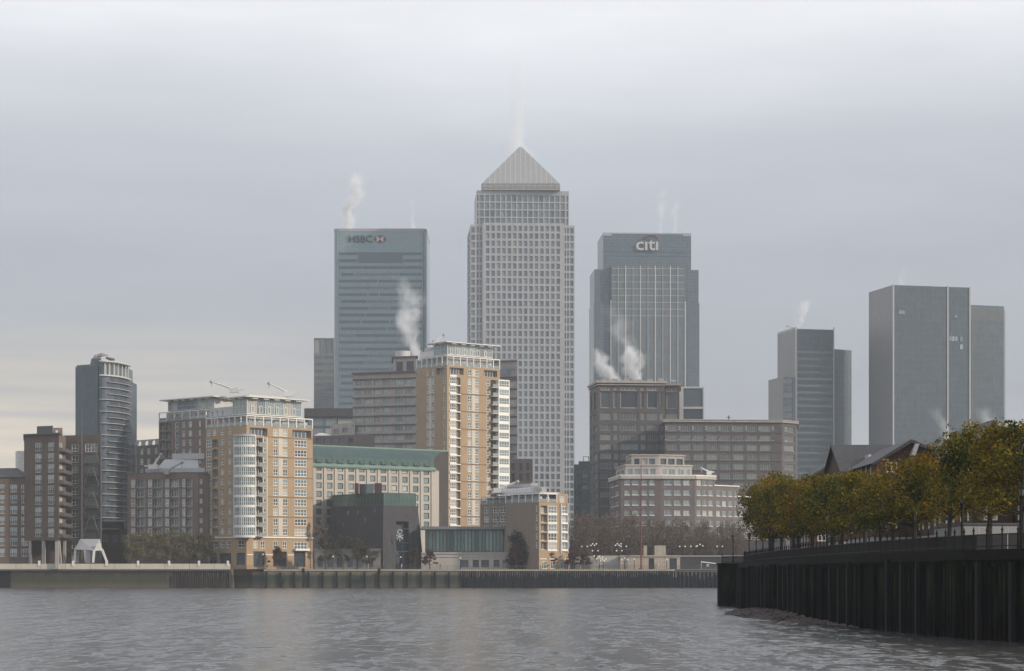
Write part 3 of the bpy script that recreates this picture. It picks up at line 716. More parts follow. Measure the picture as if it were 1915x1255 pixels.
# curved dark gable and roof: profile in (run back, height)
f_e = f0; L = f_e.L; zr = Z(836, 815)
prof = [(-.9, Z(876, 785)), (-.9, Z(872.5, 785)), (.1, Z(870, 785)), (.5, Z(864, 785)), (1.2, Z(858, 785)), (2.6, Z(852, 785)), (5, Z(846.5, 785)), (8.5, Z(841, 785)), (13, Z(836, 785)), (17, Z(833, 785))]
rp = MB(); fas = MB()
def uoff(px, back):
    A_ = f_e.pt(0, -back); k = (px - CX) / FP; return (k * A_[1] - A_[0]) / (f_e.d[0] - k * f_e.d[1])
endx = [uoff(p, pr_[0]) for p, pr_ in zip((816, 816, 812, 811, 811, 812.5, 815.5, 820.5, 829, 839), prof)]
n = len(prof)
def rpnt(i, u): return (*f_e.pt(u, -prof[i][0]), prof[i][1])
for i in range(1, n - 1):
    (fas if i < 2 else rp).poly([rpnt(i, -1), rpnt(i, endx[i]), rpnt(i + 1, endx[i + 1]), rpnt(i + 1, -1)], 0)
fas.poly([rpnt(0, -1), rpnt(0, endx[0]), rpnt(1, endx[1]), rpnt(1, -1)])
fas.poly([rpnt(0, endx[0]), rpnt(0, -1), (*f_e.pt(-1, -.1), prof[0][1]), (*f_e.pt(endx[0], -.1), prof[0][1])])
fas.obox(f_e.A, f_e.d, -1, L + 1.2, .005, .6, prof[0][1] - .35, prof[0][1] - .01)
fas.obox(f_e.A, f_e.d, -1, endx[-1], -17.4, -16.9, prof[-1][1], prof[-1][1] + .5)
rp.poly([rpnt(n - 1, -1), rpnt(n - 1, endx[-1]), (*f_e.pt(endx[-1], -19), G + 6), (*f_e.pt(-1, -19), G + 6)])
for k in range(int(L / .9)):     # standing seams
    u_ = k * .9 + .4
    for i in range(2, n - 1):
        a, c = rpnt(i, u_), rpnt(i + 1, u_); nx, ny = f_e.n
        rp.poly([(a[0] + nx * .16, a[1] + ny * .16, a[2] + .05), (a[0] + f_e.d[0] * .14 + nx * .16, a[1] + f_e.d[1] * .14 + ny * .16, a[2] + .05), (c[0] + f_e.d[0] * .14 + nx * .16, c[1] + f_e.d[1] * .14 + ny * .16, c[2] + .08), (c[0] + nx * .16, c[1] + ny * .16, c[2] + .08)])
ro = b.part('copper_roof', rp, verd); b.sub('eaves_fascia', fas, verd2, ro)
for k in range(11):
    px = 596 + 20.3 * k; u_ = f0.u(px); q2 = MB()
    for s_ in range(6):
        a0, a1 = math.pi * s_ / 6, math.pi * (s_ + 1) / 6; r = 1.15
        za = prof[2][1] + .3
        q2.poly([(*f0.pt(u_ + r * math.cos(a0), 0.5), za + r * 1.3 * math.sin(a0)), (*f0.pt(u_ + r * math.cos(a1), 0.5), za + r * 1.3 * math.sin(a1)), (*f0.pt(u_ + r * math.cos(a1), -1.8), za + r * 1.3 * math.sin(a1)), (*f0.pt(u_ + r * math.cos(a0), -1.8), za + r * 1.3 * math.sin(a0))], 0)
    q2.poly([(*f0.pt(u_ + 1.15 * math.cos(math.pi * s_ / 6), .42), za + 1.5 * math.sin(math.pi * s_ / 6)) for s_ in range(7)][::-1], 1)
    b.sub('round_dormer', q2, [verd2, verd], ro)
# dark gable wall following the roof curve
gw = MB(); base = [f0.pt(L, -.01), P(838, 838)]
gp = [rpnt(i, endx[i] - .15) for i in range(2, n)]
for i in range(len(gp) - 1):
    a, c = gp[i], gp[i + 1]; gw.poly([(a[0], a[1], G), (c[0], c[1], G), c, a])
b.part('gable_wall', gw, dkb)
pil = MB()
for k in range(12):
    px = 586.5 + 20.1 * k; u_ = f0.u(px); pil.obox(f0.A, f0.d, u_ - .4, u_ + .4, .004, .35, G, zt - .4)
for j in range(8):
    px_ = 0
b.split('pilaster', pil, cream)
bt = MB(); bt.prism([f0.pt(L, 0), f0.pt(L + 1.0, -.1), f0.pt(L + 1.0, -2.5), f0.pt(L, -2.5)], G, zt, 0, True, [f0.pt(L, 0), f0.pt(L + .2, -.1), f0.pt(L + .2, -2.5), f0.pt(L, -2.5)]); b.part('battered_end_pier', bt, cream)
b.finish()

# ------------------------------------------------------------------ charcoal battered building
D = 742
b = Bld('slate_building', 'charcoal slate building with sloping walls and green glass top floor', 'building', 716, D)
C0 = [P(608, 762), P(716, 737), P(793, 748), P(780, 775), P(615, 788)]; C1 = [P(619, 764), P(717, 739), P(781, 748.5), P(775, 772), P(622, 785)]; zt = b.Z(945)
mb = MB(); n = 5
for i in range(n):
    if i == 1: continue
    j = (i + 1) % n; mb.poly([(*C0[i], G), (*C0[j], G), (*C1[j], zt), (*C1[i], zt)])
# front right wall with the tall recess
def lp(a, c, t): return (a[0] + (c[0] - a[0]) * t, a[1] + (c[1] - a[1]) * t)
def wp(px, z):
    t = (z - G) / (zt - G); a, c = lp(C0[1], C1[1], t), lp(C0[2], C1[2], t); k = (px - CX) / FP
    u_ = (k * a[1] - a[0]) / ((c[0] - a[0]) - k * (c[1] - a[1])); return (a[0] + (c[0] - a[0]) * u_, a[1] + (c[1] - a[1]) * u_, z)
def wend(e, z): t = (z - G) / (zt - G); p = lp(C0[e], C1[e], t); return (*p, z)
zr0 = b.Z(975)
mb.poly([wend(1, G), wp(741, G), wp(741, zr0), wend(1, zr0)]); mb.poly([wp(765, G), wend(2, G), wend(2, zr0), wp(764, zr0)]); mb.poly([wend(1, zr0), wp(741, zr0), wp(764, zr0), wend(2, zr0), wend(2, zt), wend(1, zt)])
def bk(p, d=3.0): return (p[0] - .1 * d, p[1] + d, p[2])
ra, rb_, rc, rd = wp(741, G), wp(765, G), wp(764, zr0), wp(741, zr0)
mb.poly([ra, bk(ra), bk(rd), rd]); mb.poly([rb_, rc, bk(rc), bk(rb_)]); mb.poly([rd, bk(rd), bk(rc), rc])
mb.poly([(*p, zt) for p in C1])
b.part('slate_wall', mb, [char])
g_ = MB(); g_.poly([bk(ra, 2.8), bk(rb_, 2.8), bk(rc, 2.8), bk(rd, 2.8)]); go = b.part('tall_window', g_, gld)
g_ = MB()
for z_ in (b.Z(990), b.Z(1016), b.Z(1032)): g_.box(ra[0] + .1, ra[1] + 2.2, z_, rb_[0] - .1, ra[1] + 2.5, z_ + .3)
g_.box((ra[0] + rb_[0]) / 2 - .08, ra[1] + 2.2, G, (ra[0] + rb_[0]) / 2 + .08, ra[1] + 2.5, zr0 - .2); b.sub('mullions', g_, dgry, go)
# emblem hung in the window: an open ring over crossed strokes
e_ = MB(); ex, ey, ez = X(748, 740), 739.2, b.Z(995)
e_.tube([(ex + .75 * math.cos(a * math.pi / 6), ey, ez + .75 * math.sin(a * math.pi / 6)) for a in range(0, 12)], .09, 4)
e_.tube([(ex - .9, ey, ez - 2.6), (ex, ey, ez - 1.2), (ex + .9, ey, ez - 2.6)], .09, 4); e_.tube([(ex - 1.2, ey, ez - 1.9), (ex + 1.3, ey, ez - 1.0)], .08, 4); e_.tube([(ex, ey, ez - .7), (ex, ey, ez - 3.2)], .08, 4); e_.tube([(ex - 1.2, ey, ez - 1.0), (ex + 1.2, ey, ez - 2.0)], .08, 4)
b.part('wall_emblem', e_, wht)
for (px, py) in ((668, 962), (683, 976), (648, 962), (700, 960), (672, 1000), (640, 985)):
    t_ = (px - 612) / 104; z_ = Z(py, 748); tt = (z_ - G) / (zt - G); p = lp(lp(C0[0], C1[0], tt), lp(C0[1], C1[1], tt), t_)
    q = MB(); q.box(p[0] - .4, p[1] - .25, z_, p[0] + .4, p[1] + .1, z_ + 1.3); b.part('slit_window', q, gld)
T1 = inset(C1, .5); f0 = F(T1[0], T1[1], zt, b.Z(921.5), D); f1 = F(T1[1], T1[2], zt, b.Z(921.5), D)
for f, n in ((f0, 3), (f1, 2)):
    for i in range(n): f.add(.1 + (f.L - .2) * i / n, .08 + (f.L - .2) * (i + 1) / n, zt + .15, b.Z(922.5), 'grn')
b.body(T1, zt, b.Z(921.5), [verd, roofm], {0: f0, 1: f1}, 'glazed_storey')
q = MB(); U = [P(672, 752), P(699, 750), P(699, 760), P(672, 762)]; q.prism(U, b.Z(921.5) + .01, b.Z(903)); b.part('roof_pavilion', q, gl)
for (a, c) in ((663, 671), (700, 714)):
    q = MB(); q.prism([P(a, 749), P(c, 749), P(c, 760), P(a, 760)], b.Z(921.5) + .01, b.Z(902)); b.part('dark_red_fin', q, MATS.get('dark_red') or pr('dark_red', (.07, .025, .03), .6))
b.finish()

D = 733
b = Bld('stone_podium', 'low dark stone colonnade at the foot of the charcoal building', 'podium', 650, D)
Q = [P(588, 733), P(712, 733), P(712, 736.5), P(588, 736.5)]; f0 = F(Q[0], Q[1], G, b.Z(1026), D); f0.rows([(594, 604), (612, 622), (630, 641), (650, 660), (668, 678), (688, 698)], [1043], 18, 'open')
b.body(Q, G, b.Z(1026), [MATS['paved_ground'], roofm], {0: f0}); b.finish()
# ------------------------------------------------------------------ glazed pavilion on stone podium
D = 738
b = Bld('glass_pavilion', 'single storey green glass pavilion with thin dark roof on a stone podium', 'pavilion', 870, D)
zp = b.Z(1033); Q = [P(788, 737), P(1004, 737), P(1004, 752), P(788, 752)]; f0 = F(Q[0], Q[1], G, zp, D)
f0.rows([(861, 876), (884, 895.5), (900, 914.5), (923, 934), (940, 953), (959, 970), (976, 987)], [1047], 14, 'shop')
b.body(Q, G, zp, [cream, roofm], {0: f0}, 'podium')
q = MB(); q.obox(f0.A, f0.d, 0, f0.L, .004, .3, zp - .5, zp); q.obox(f0.A, f0.d, 0, f0.L, .004, .2, b.Z(1042), b.Z(1040)); b.part('stone_cornice', q, cream)
Q2 = [P(795, 741), P(955, 741), P(955, 751.5), P(795, 751.5)]; z2 = b.Z(990); f1 = F(Q2[0], Q2[1], zp + .01, z2, D)
for i in range(24): f1.add(.1 + (f1.L - .2) * i / 24, .06 + (f1.L - .2) * (i + 1) / 24, zp + .3, z2 - .2, 'pav')
b.body(Q2, zp + .01, z2, [dgry, roofm], {0: f1}, 'glazed_wall')
q = MB(); q.prism([P(786, 738.6), P(962, 738.6), P(958, 752), P(788, 752)], z2 + .01, z2 + 1.0, 0, True, [P(789, 740), P(956, 740), P(952, 751), P(791, 751)]); b.part('flat_roof', q, dgry)
q = MB(); q.box(X(822, 736), 736.4, b.Z(1044), X(842, 736), 736.6, b.Z(1036)); b.finish()

# ------------------------------------------------------------------ small yellow brick apartment house by the pavilion
D = 726
b = Bld('apartment_house', 'small yellow brick apartment house with shaded side coloured tan and stacked white bay windows right of the glass pavilion', 'apartment house', 1008, D)
S0 = boxfp(945, 1008, 1062, D, 42); zt = b.Z(939); fr = EF(S0, 1, G, zt, D); fl = EF(S0, 0, G, zt, D)
ys = [945.5 + 17 * i for i in range(5)]
fr.rows([(1011.5, 1023.5)], ys, 14, 'balc'); fr.rows([(1025, 1041.5)], ys, 14, 'bayw'); fr.rows([(1048.5, 1060)], ys, 14, 'bayw')
fr.rows([(1013, 1023), (1030, 1040), (1046, 1055)], [1050], 14, 'terr'); fl.rows([(1002, 1005.5)], ys, 12, 'narrow')
b.body(S0, G, zt, [tan, roofm, yel], {0: fl, 1: fr}, fm={1: 2})  # shade put into the colour: tan side walls, yellow brick on the lit front
q = MB()
for y in ys: q.obox(fr.A, fr.d, fr.u(1047.5), fr.u(1061), .004, .5, Z(y + 17, D), Z(y + 13.6, D)); q.obox(fr.A, fr.d, fr.u(1024.2), fr.u(1042), .004, .15, Z(y + 17, D), Z(y + 14.3, D))
q.obox(fr.A, fr.d, fr.u(1009.5), fr.L, .003, .18, b.Z(1046), b.Z(1044.6)); q.obox(fr.A, fr.d, fr.u(1047.6), fr.u(1048.4), .004, .5, b.Z(1034), zt - .1); q.obox(fr.A, fr.d, fr.u(1060.3), fr.u(1061), .004, .5, b.Z(1034), zt - .1); b.split('white_spandrel', q, wht)
# set back top storey and tall brick corner
z1 = b.Z(922); R0 = (fr.pt(fr.u(1042))); T = [fl.pt(0, -.6), fr.pt(.6, -.6), fr.pt(fr.u(1041), -.6), fr.pt(fr.u(1041), -9)]; T = [fl.pt(.3, -2), (S0[1][0] + .3, S0[1][1] + 2.2), fr.pt(fr.u(1042), -2), (fr.pt(fr.u(1042), -9))]
f1 = F(T[1], T[2], zt, z1, D); f0 = F(T[0], T[1], zt, z1, D)
f1.rows([(1014, 1022), (1028, 1038)], [926], 12, 'balc'); f0.rows([(955, 962), (972, 980), (988, 995)], [926], 12, 'terr')
b.body(T, zt, z1, [lgry, roofm], {0: f0, 1: f1}, 'top_storey')
Tt = [fr.pt(fr.u(1042.5)), fr.pt(fr.L), fr.pt(fr.L, -9), fr.pt(fr.u(1042.5), -9)]; f1 = F(Tt[0], Tt[1], zt, b.Z(922), D); f1.rows([(1047, 1056)], [927], 11, 'sash'); b.body(Tt, zt, b.Z(922), [yel, roofm], {0: f1}, 'corner_turret')
PT = [fl.pt(0), fr.pt(0), fr.pt(fr.u(1042)), fr.pt(fr.u(1042), -8)]
terrace(b, PT, [0, 1], zt, z1, 3.6)
q = MB(); q.prism(inset(T, -1.6), z1 + .01, z1 + .4); b.part('roof_slab', q, lgry)
q = MB(); q.prism([P(915, 742), P(1012, 733), P(1012, 745), P(915, 752)], z1 + .41, b.Z(908.5), 0, True, [P(945, 742), P(1010, 734), P(1010, 744), P(945, 750)]); q.prism([P(948, 741), P(1004, 735), P(1004, 744), P(948, 749)], b.Z(908.5) + .01, b.Z(902))
q.prism([P(1013, 731), P(1022, 731), P(1022, 737), P(1013, 737)], z1 + .41, b.Z(909)); q.prism([P(993, 731), P(1006, 731), P(1006, 734), P(993, 734)], b.Z(908), b.Z(901.6)); b.part('plant_room', q, lgry)
b.finish()
b = Bld('apartment_house', 'lower tan brick wing with long roof terrace joined behind the small apartment house', 'apartment house', 925, 741)
S1 = [P(898, 752), P(947, 740), P(1003, 756), P(930, 775)]; zt = b.Z(941); f0 = F(S1[0], S1[1], G, zt, 741)
f0.rows([(905, 914), (922, 932), (935, 946)], [947, 964, 981], 12, 'sash'); b.body(S1, G, zt, [tan, roofm], {0: f0})
z1 = b.Z(929); T = inset(S1, 1.8); f0 = F(T[0], T[1], zt, z1, 741); f0.rows([(908, 914), (920, 927), (932, 942)], [931.5], 9, 'terr'); b.body(T, zt, z1, [lgry, roofm], {0: f0}, 'top_storey'); terrace(b, S1, [0], zt, z1, 4)
q = MB(); q.prism(inset(T, -1.5), z1 + .01, z1 + .35); b.part('roof_slab', q, lgry); b.finish()
crane(930, 918, 968, 901, 738, 'long armed crane leaning over the small apartment house roof', 1.2)

# ------------------------------------------------------------------ left edge: brick blocks and the curved glass tower
D = 730
b = Bld('warehouse_flats', 'six storey brown brick flats with sloping slate roof at the left edge', 'apartment block', 20, D)
E0 = [P(-40, 728), P(56, 730), P(56, 752), P(-40, 752)]; zt = b.Z(893); f0 = F(E0[0], E0[1], G, zt, D)
ys = [906.5 + 20 * i for i in range(7)]; f0.rows([(-2, 9), (19.5, 32), (40, 53)], ys, 14.5, 'french'); b.body(E0, G, zt, [brn, roofm], {0: f0})
q = MB(); q.prism(inset(E0, -.5), zt, b.Z(873), 0, True, [P(-40, 738), P(33, 740), P(18, 748), P(-40, 750)]); b.part('slate_roof', q, slate)
q = MB(); q.prism([P(10, 739), P(34, 739), P(34, 746), P(10, 746)], b.Z(885), b.Z(873)); b.part('roof_light', q, dgry)
q = MB(); q.prism([P(14, 729.4), P(36, 729.4), P(36, 730), P(14, 730)], G, b.Z(895)); b.part('recess_panel', q, brn2) if 0 else None
b.finish()
D = 722
b = Bld('warehouse_flats', 'tall brown brick flats with roof box and open ground floor columns', 'apartment block', 80, D)
T0 = [P(45, 730), P(110, 722), P(123, 736), P(112, 760), P(45, 760)]; zt = b.Z(812); zc = b.Z(1010)
f0 = F(T0[0], T0[1], zc, zt, D); f1 = F(T0[1], T0[2], zc, zt, D); ys = [827 + 20.2 * i for i in range(9)]
f0.rows([(65.5, 77.5), (89.5, 101)], ys, 15.5, 'french'); f1.rows([(111.2, 116.8)], ys, 15.5, 'french'); b.body(T0, zc, zt, [brn, roofm], {0: f0, 1: f1})
q = MB(); q.prism([P(43.5, 729), P(111, 720.5), P(116, 726), P(112, 758), P(44, 760)], zt, zt + .45); b.part('roof_edge', q, dgry)
q = MB(); q.prism([P(69, 733), P(99, 730), P(99, 742), P(69, 745)], zt + .45, b.Z(793)); b.part('roof_box', q, dgry)
q = MB(); q.prism([P(99.3, 730), P(117, 730), P(117, 741), P(99.3, 742)], zt + .45, b.Z(797)); bo = b.part('roof_box_end', q, tan); q = MB(); q.box(X(104, 729.7), 729.6, b.Z(809), X(108, 729.7), 729.9, b.Z(802)); b.sub('roof_box_window', q, wht, bo)
for (a, c) in ((54, 58.5), (78, 84), (103, 109.5), (118, 122.5)):
    q = MB(); Dp = 730 - (a - 45) * .12 if a < 110 else 735; q.box(X(a, Dp), Dp, G, X(c, Dp), Dp + 1.2, zc - .01); b.part('ground_column', q, conc)
q = MB(); q.prism([P(47, 745), P(120, 745), P(120, 759), P(47, 759)], G, zc - .01); b.part('ground_floor_wall', q, brn2)
q = MB(); q.tube([(X(111, 727), 727, zc - .1), (X(115, 727), 727, G)], .3, 5); b.part('raking_strut', q, conc)
for y in ys:
    q = MB(); q.obox(f1.A, f1.d, .6, f1.L + 4.5, .02, 1.5, Z(y + 17, D), Z(y + 16, D)); q.obox(f1.A, f1.d, .6, f1.L + 4.5, 1.4, 1.46, Z(y + 16, D), Z(y + 10, D), 1); b.part('balcony', q, [dgry, dgry])
b.finish()
D = 744
b = Bld('warehouse_flats', 'dark recessed brick flats behind steel masts beside the curved tower', 'apartment block', 138, D)
T0 = [P(118, 748), P(190, 744), P(190, 765), P(118, 765)]; zt = b.Z(813); f0 = F(T0[0], T0[1], G, zt, D); ys = [830 + 20.2 * i for i in range(11)]
f0.rows([(134, 147)], ys, 14, 'sash'); f0.rows([(159, 182)], [829], 16, 'trip'); f0.rows([(157, 184)], [849 + 20.2 * i for i in range(10)], 17, 'band')
b.body(T0, G, zt, [brn, roofm], {0: f0})
for y in [849 + 20.2 * i for i in range(9)]:
    q = MB(); q.box(X(123, 742), 742, Z(y, 742), X(189, 742), 743.9, Z(y - 1.3, 742)); b.part('access_deck', q, dgry)
b.finish()
for px, lab in ((152.5, 'left one of two tall dark steel masts braced before the recessed flats'), (188.5, 'right one of two tall dark steel masts, in front of the curved glass tower')):
    off = (X(px, 740), 740, G); o = thing('steel_mast', lab, 'mast', off, 'steel masts'); q = MB(); q.tube([(off[0], 740, G), (off[0], 740, Z(830, 740)), (off[0], 740, Z(765, 740))], [.35, .3, .08], 6); q.build('mast_pole', dgry, o, off)
    sgn = 1 if px < 170 else -1
    for k in range(4):
        q = MB(); za = Z(1010 - 45 * k, 740); q.tube([(off[0], 740, za), (off[0] + sgn * 2.6, 740, za + 8)], .12, 4); q.build('brace', dgry, o, off)
b = Bld('podium_building', 'low brown brick podium with pale canopies below the curved glass tower', 'building', 200, 765)
Q = [P(150, 765), P(244, 765), P(244, 790), P(150, 790)]; f0 = F(Q[0], Q[1], G, b.Z(990), 765); f0.rows(fr_(155, 240, 5), [1000], 14, 'off'); b.body(Q, G, b.Z(990), [brn2, roofm], {0: f0})
q = MB(); q.box(X(155, 763), 762.5, b.Z(991), X(222, 763), 764.9, b.Z(988)); b.part('canopy_edge', q, beige); q = MB(); q.prism([P(186, 768), P(232, 768), P(232, 785), P(186, 785)], b.Z(990) + .02, b.Z(975)); b.part('upper_storey', q, char)
q = MB(); q.box(X(217, 766), 765.5, b.Z(975.5), X(236, 766), 768, b.Z(972)); b.part('upper_canopy', q, offw); b.finish()
# curved tower
D = 800
b = Bld('residential_tower', 'tall curved glass tower with pale balcony rings at the left', 'tower block', 200, D)
a_ = X(240.5, 818) - X(187, 800); Xc, bb = X(187, 800), 19
def ell(k=1.0, n=14, p0=0, p1=90, e=0): return [(Xc + (a_ + e) * math.sin(R(p0 + (p1 - p0) * i / n)), 800 + bb - (bb + e) * math.cos(R(p0 + (p1 - p0) * i / n))) for i in range(n + 1)]
cv = ell(); zt = b.Z(703)
q = MB(); ring = cv + [(cv[-1][0], 836), (Xc, 836)]; q.prism(ring, G, zt); b.part('curved_glass_wall', q, [cyb])
ci = ell(e=-1.2); q = MB(); q.prism(ci + [(ci[-1][0], 834), (Xc, 834)], zt + .01, b.Z(677)); b.part('top_glazing', q, [gla])
q = MB()
for i in (0, 2, 4, 6, 8, 10, 12, 14): q.cyl(*ell(e=-.5)[i], zt + .02, b.Z(676.5), .28, n=6)
b.split('crown_post', q, lgry, 8)
for zz_, e in ((b.Z(676.5), 1.0), (zt, .9)):
    q = MB(); c0, c1 = ell(e=e), ell(e=-1.5); q.prism(c0 + c1[::-1], zz_, zz_ + .5); b.part('crown_ring', q, lgry)
for k in range(25):
    y = 714.5 + 11.05 * k; q = MB(); full = k % 2 == 1
    p0 = 0 if full else 22; c0, c1 = ell(e=.95, p0=p0), ell(e=-.2, p0=p0); z_ = Z(y, D)
    if z_ > G + 14: q.prism(c0 + c1[::-1], z_, z_ + (.24 if full else .17)); b.part('balcony_ring', q, gry)
q = MB(); S_ = [P(141, 806), P(183, 800), P(187, 803), P(187, 835), P(141, 835)]; q.prism(S_, G, b.Z(683)); b.part('side_slab', q, [teal]); q = MB(); q.prism(inset(S_, .5), b.Z(683) + .01, b.Z(680)); b.part('slab_parapet', q, glg)
q = MB(); q.prism([P(178, 801), P(190, 799.5), P(190, 815), P(178, 815)], G, b.Z(676)); b.part('dark_joint', q, [teal])
q = MB(); q.prism([P(168, 808), P(190, 806), P(190, 825), P(168, 825)], b.Z(680), b.Z(666), 0, True, [P(171, 809), P(189, 807), P(189, 824), P(171, 824)]); b.part('lift_head', q, dgry)
b.finish()
off = (X(198, 815), 815, b.Z(674)); o = thing('roof_crane', 'dark articulated crane on top of the curved glass tower', 'roof crane', off, 'roof cleaning cranes')
q = MB(); q.tube([(X(176, 815), 815, b.Z(665)), (X(180, 815), 815, b.Z(659)), (X(191, 815), 815, b.Z(656))], [.8, .9, .7], 6); q.box(X(188, 815), 814, b.Z(658), X(193, 815), 816, b.Z(653)); q.tube([(X(192, 815), 815, b.Z(655)), (X(202, 815), 815, b.Z(657))], [.6, .2], 5); q.build('upper_arm', gry, o, off)
q = MB(); q.tube([(X(198, 815), 815, b.Z(661)), (X(213, 815), 815, b.Z(667))], [.4, .9], 6); q.build('lower_arm', dgry, o, off); q = MB(); q.box(X(190, 815), 813, b.Z(675), X(214, 815), 817, b.Z(668)); q.build('crane_base', offw, o, off)
# pointed concrete shelter
D = 727.5
off = (X(170, D), D, G); o = thing('shelter', 'angular grey and white concrete shelter standing on splayed legs', 'shelter', off)
def pz(px, py, d): return (X(px, D + d), D + d, Z(py, D + d))
def leg(a0, a1, b0, b1, d, name, mat):
    q = MB()
    for s_ in (0, 1):
        pass
    v = [pz(*a0, d), pz(*a1, d), pz(*b1, d), pz(*b0, d)]; v2 = [(x, y + .6, z) for x, y, z in v]
    q.poly(v[::-1]); q.poly(v2)
    for i in range(4): j = (i + 1) % 4; q.poly([v[i], v[j], v2[j], v2[i]])
    q.build(name, mat, o, off)
q = MB(); rA, rB = pz(150, 1008, 3), pz(187, 1008, 3)
q.poly([rA, pz(139, 1028, 0), pz(160, 1028, -1), ]); q.poly([rA, pz(160, 1028, -1), pz(174, 1030, -2), rB]); q.poly([rB, pz(174, 1030, -2), pz(191, 1027, 0)])
q.poly([rA, rB, pz(191, 1027, 6), pz(139, 1028, 6)]); q.poly([rB, pz(191, 1027, 0), pz(191, 1027, 6)]); q.poly([rA, pz(139, 1028, 6), pz(139, 1028, 0)]); q.build('folded_roof', gry, o, off)
leg((136, 1052), (142, 1052), (139, 1028), (143, 1028), 0, 'leg', gry); leg((159, 1053), (168, 1053), (156, 1028), (168, 1028), -1, 'leg', gry)
leg((172, 1052), (175.5, 1052), (174, 1029), (178, 1029), -2, 'leg', wht); leg((198, 1052), (202, 1052), (188, 1026), (192, 1026), 0, 'leg', wht); leg((143, 1052), (146, 1052), (145, 1029), (149, 1029), 5, 'leg', lgry)
leg((176, 1029.8), (190, 1029.8), (182, 1016), (188, 1016), -1.6, 'white_gable', wht)
# pale far tower at extreme left
b = Bld('office_tower', 'tiny pale tower fading into the mist at the far left', 'tower', 37, 2200); Q = boxfp(29, 33, 45, 2200, 20); f = EF(Q, 1, G, b.Z(843), 2200)
f.rows([(34.5, 37), (39, 41.5), (42.5, 44)], [846 + 4.5 * i for i in range(22)], 2.6, 'punch'); b.body(Q, G, b.Z(843), [jpl, roofm], {1: f}); b.finish(20)

# ------------------------------------------------------------------ beige banded offices behind the hotel
D = 960
b = Bld('office_building', 'beige office block with long window strips and a round plant drum', 'office block', 715, D)
O0 = [P(660, 960), P(778, 950), P(778, 985), P(660, 990)]; zt = b.Z(700); f0 = F(O0[0], O0[1], G, zt, D)
ys = [712.5 + 17.2 * i for i in range(8)]; f0.rows([(665, 676), (682, 694), (700, 711), (717, 728.5), (739.5, 753), (758, 771)], ys, 9.5, 'off3'); b.body(O0, G, zt, [beige, roofm], {0: f0})
q = MB()
for y in ys: q.obox(f0.A, f0.d, 0, f0.L, .004, .5, Z(y - 1.2, D), Z(y - 3.0, D)); 
q.obox(f0.A, f0.d, -.3, f0.L, .004, .9, zt - .1, zt + .6); b.split('dark_ledge', q, pr('dark_stone_band', (.12, .085, .08), .7))
z1 = b.Z(672); Q = [P(735, 955), P(779, 951), P(779, 975), P(735, 978)]; f1 = F(Q[0], Q[1], zt, z1, D); style('louv', 1, 8, .18, .2, fr=dgry, g=dgry, pn='louvre'); f1.rows([(741, 753.5), (760, 774)], [679], 19, 'louv')
b.body(Q, zt, z1, [beige, roofm], {0: f1}, 'plant_storey'); q = MB(); q.prism(inset(Q, -.6), z1 + .01, z1 + .6); b.part('plant_cornice', q, MATS['dark_stone_band'])
q = MB(); q.cyl(X(753, 965), 965, z1 + .6, b.Z(655), 3.2, 3.2, 20); b.part('round_drum', q, lgry)
q = MB(); q.box(X(764, 965), 963, z1 + .6, X(766, 965), 964, b.Z(655)); b.part('flue', q, wht) 
Q = [P(618, 975), P(664, 958.5), P(664, 985), P(622, 990)]; f1 = F(Q[0], Q[1], G, b.Z(790), 960); f1.rows([(624, 634), (640, 650)], [799, 816, 833], 9, 'off'); b.body(Q, G, b.Z(790), [beige, roofm], {0: f1}, 'curving_wing')
b.finish()
b = Bld('office_building', 'dark blue glass block with overhanging roof left of the banded offices', 'office block', 610, 1050)
Q = [P(575, 1050), P(668, 1050), P(668, 1090), P(575, 1090)]; q = MB(); q.prism(inset(Q, -1.5), b.Z(779), b.Z(764)); b.part('roof_overhang', q, char); f = F(Q[0], Q[1], G, b.Z(779), 1050)
f.rows([(577, 606), (608, 630), (632, 660)], [783, 800, 817], 14, 'band'); b.body(Q, G, b.Z(779), [teal, roofm], {0: f}); b.finish()
b = Bld('office_building', 'low grey stone block with pale hipped rooflight behind the copper roof', 'office block', 625, 900)
Q = [P(580, 900), P(700, 893), P(700, 920), P(580, 920)]; f = F(Q[0], Q[1], G, b.Z(815), 900); f.rows([(591, 602), (606, 616), (620, 630), (634, 644), (652, 660)], [820], 9, 'dark'); b.body(Q, G, b.Z(815), [pinkb, roofm], {0: f})
q = MB(); q.prism([P(585, 902), P(622, 900), P(622, 915), P(585, 915)], b.Z(815), b.Z(808), 0, True, [P(597, 906), P(606, 906), P(606, 909), P(597, 909)]); b.part('hipped_rooflight', q, lgry); b.finish()

# ------------------------------------------------------------------ aqua bank tower with rounded corners
D = 1310
b = Bld('bank_tower', 'aqua glass tower with dark lettering and a red hexagon sign near its top', 'skyscraper', 712, D)
x0, x1 = X(624.3, D), X(797.5, D); r = 3.6; zt = b.Z(429); dd = 54
def rr(x0, y0, x1, y1, r, n=5):
    o = []
    for cx_, cy_, a0 in ((x0 + r, y0 + r, 180), (x1 - r, y0 + r, 270), (x1 - r, y1 - r, 0), (x0 + r, y1 - r, 90)):
        for i in range(n + 1): a = R(a0 + 90 * i / n); o.append((cx_ + r * math.cos(a), cy_ + r * math.sin(a)))
    return o
q = MB(); q.prism(rr(x0, D, x1, D + dd, r), G, zt); b.part('curtain_wall', q, [hsb])
q = MB(); q.prism(rr(x0 - .15, D - .15, x1 + .15, D + dd + .15, r), zt - .9, zt + .5); b.part('roof_rim', q, gry)
f = F((x0, D), (x1, D), G, zt, D)
def strip(py, h, cols, name='window_band', mat=glb):
    q = MB(); z0_, z1_ = Z(py + h, D), Z(py, D)
    for (a, c) in cols: q.box(X(a, D), D - .06, z0_, X(c, D), D + .02, z1_)
    n = 0
    b.part(name, q, mat)
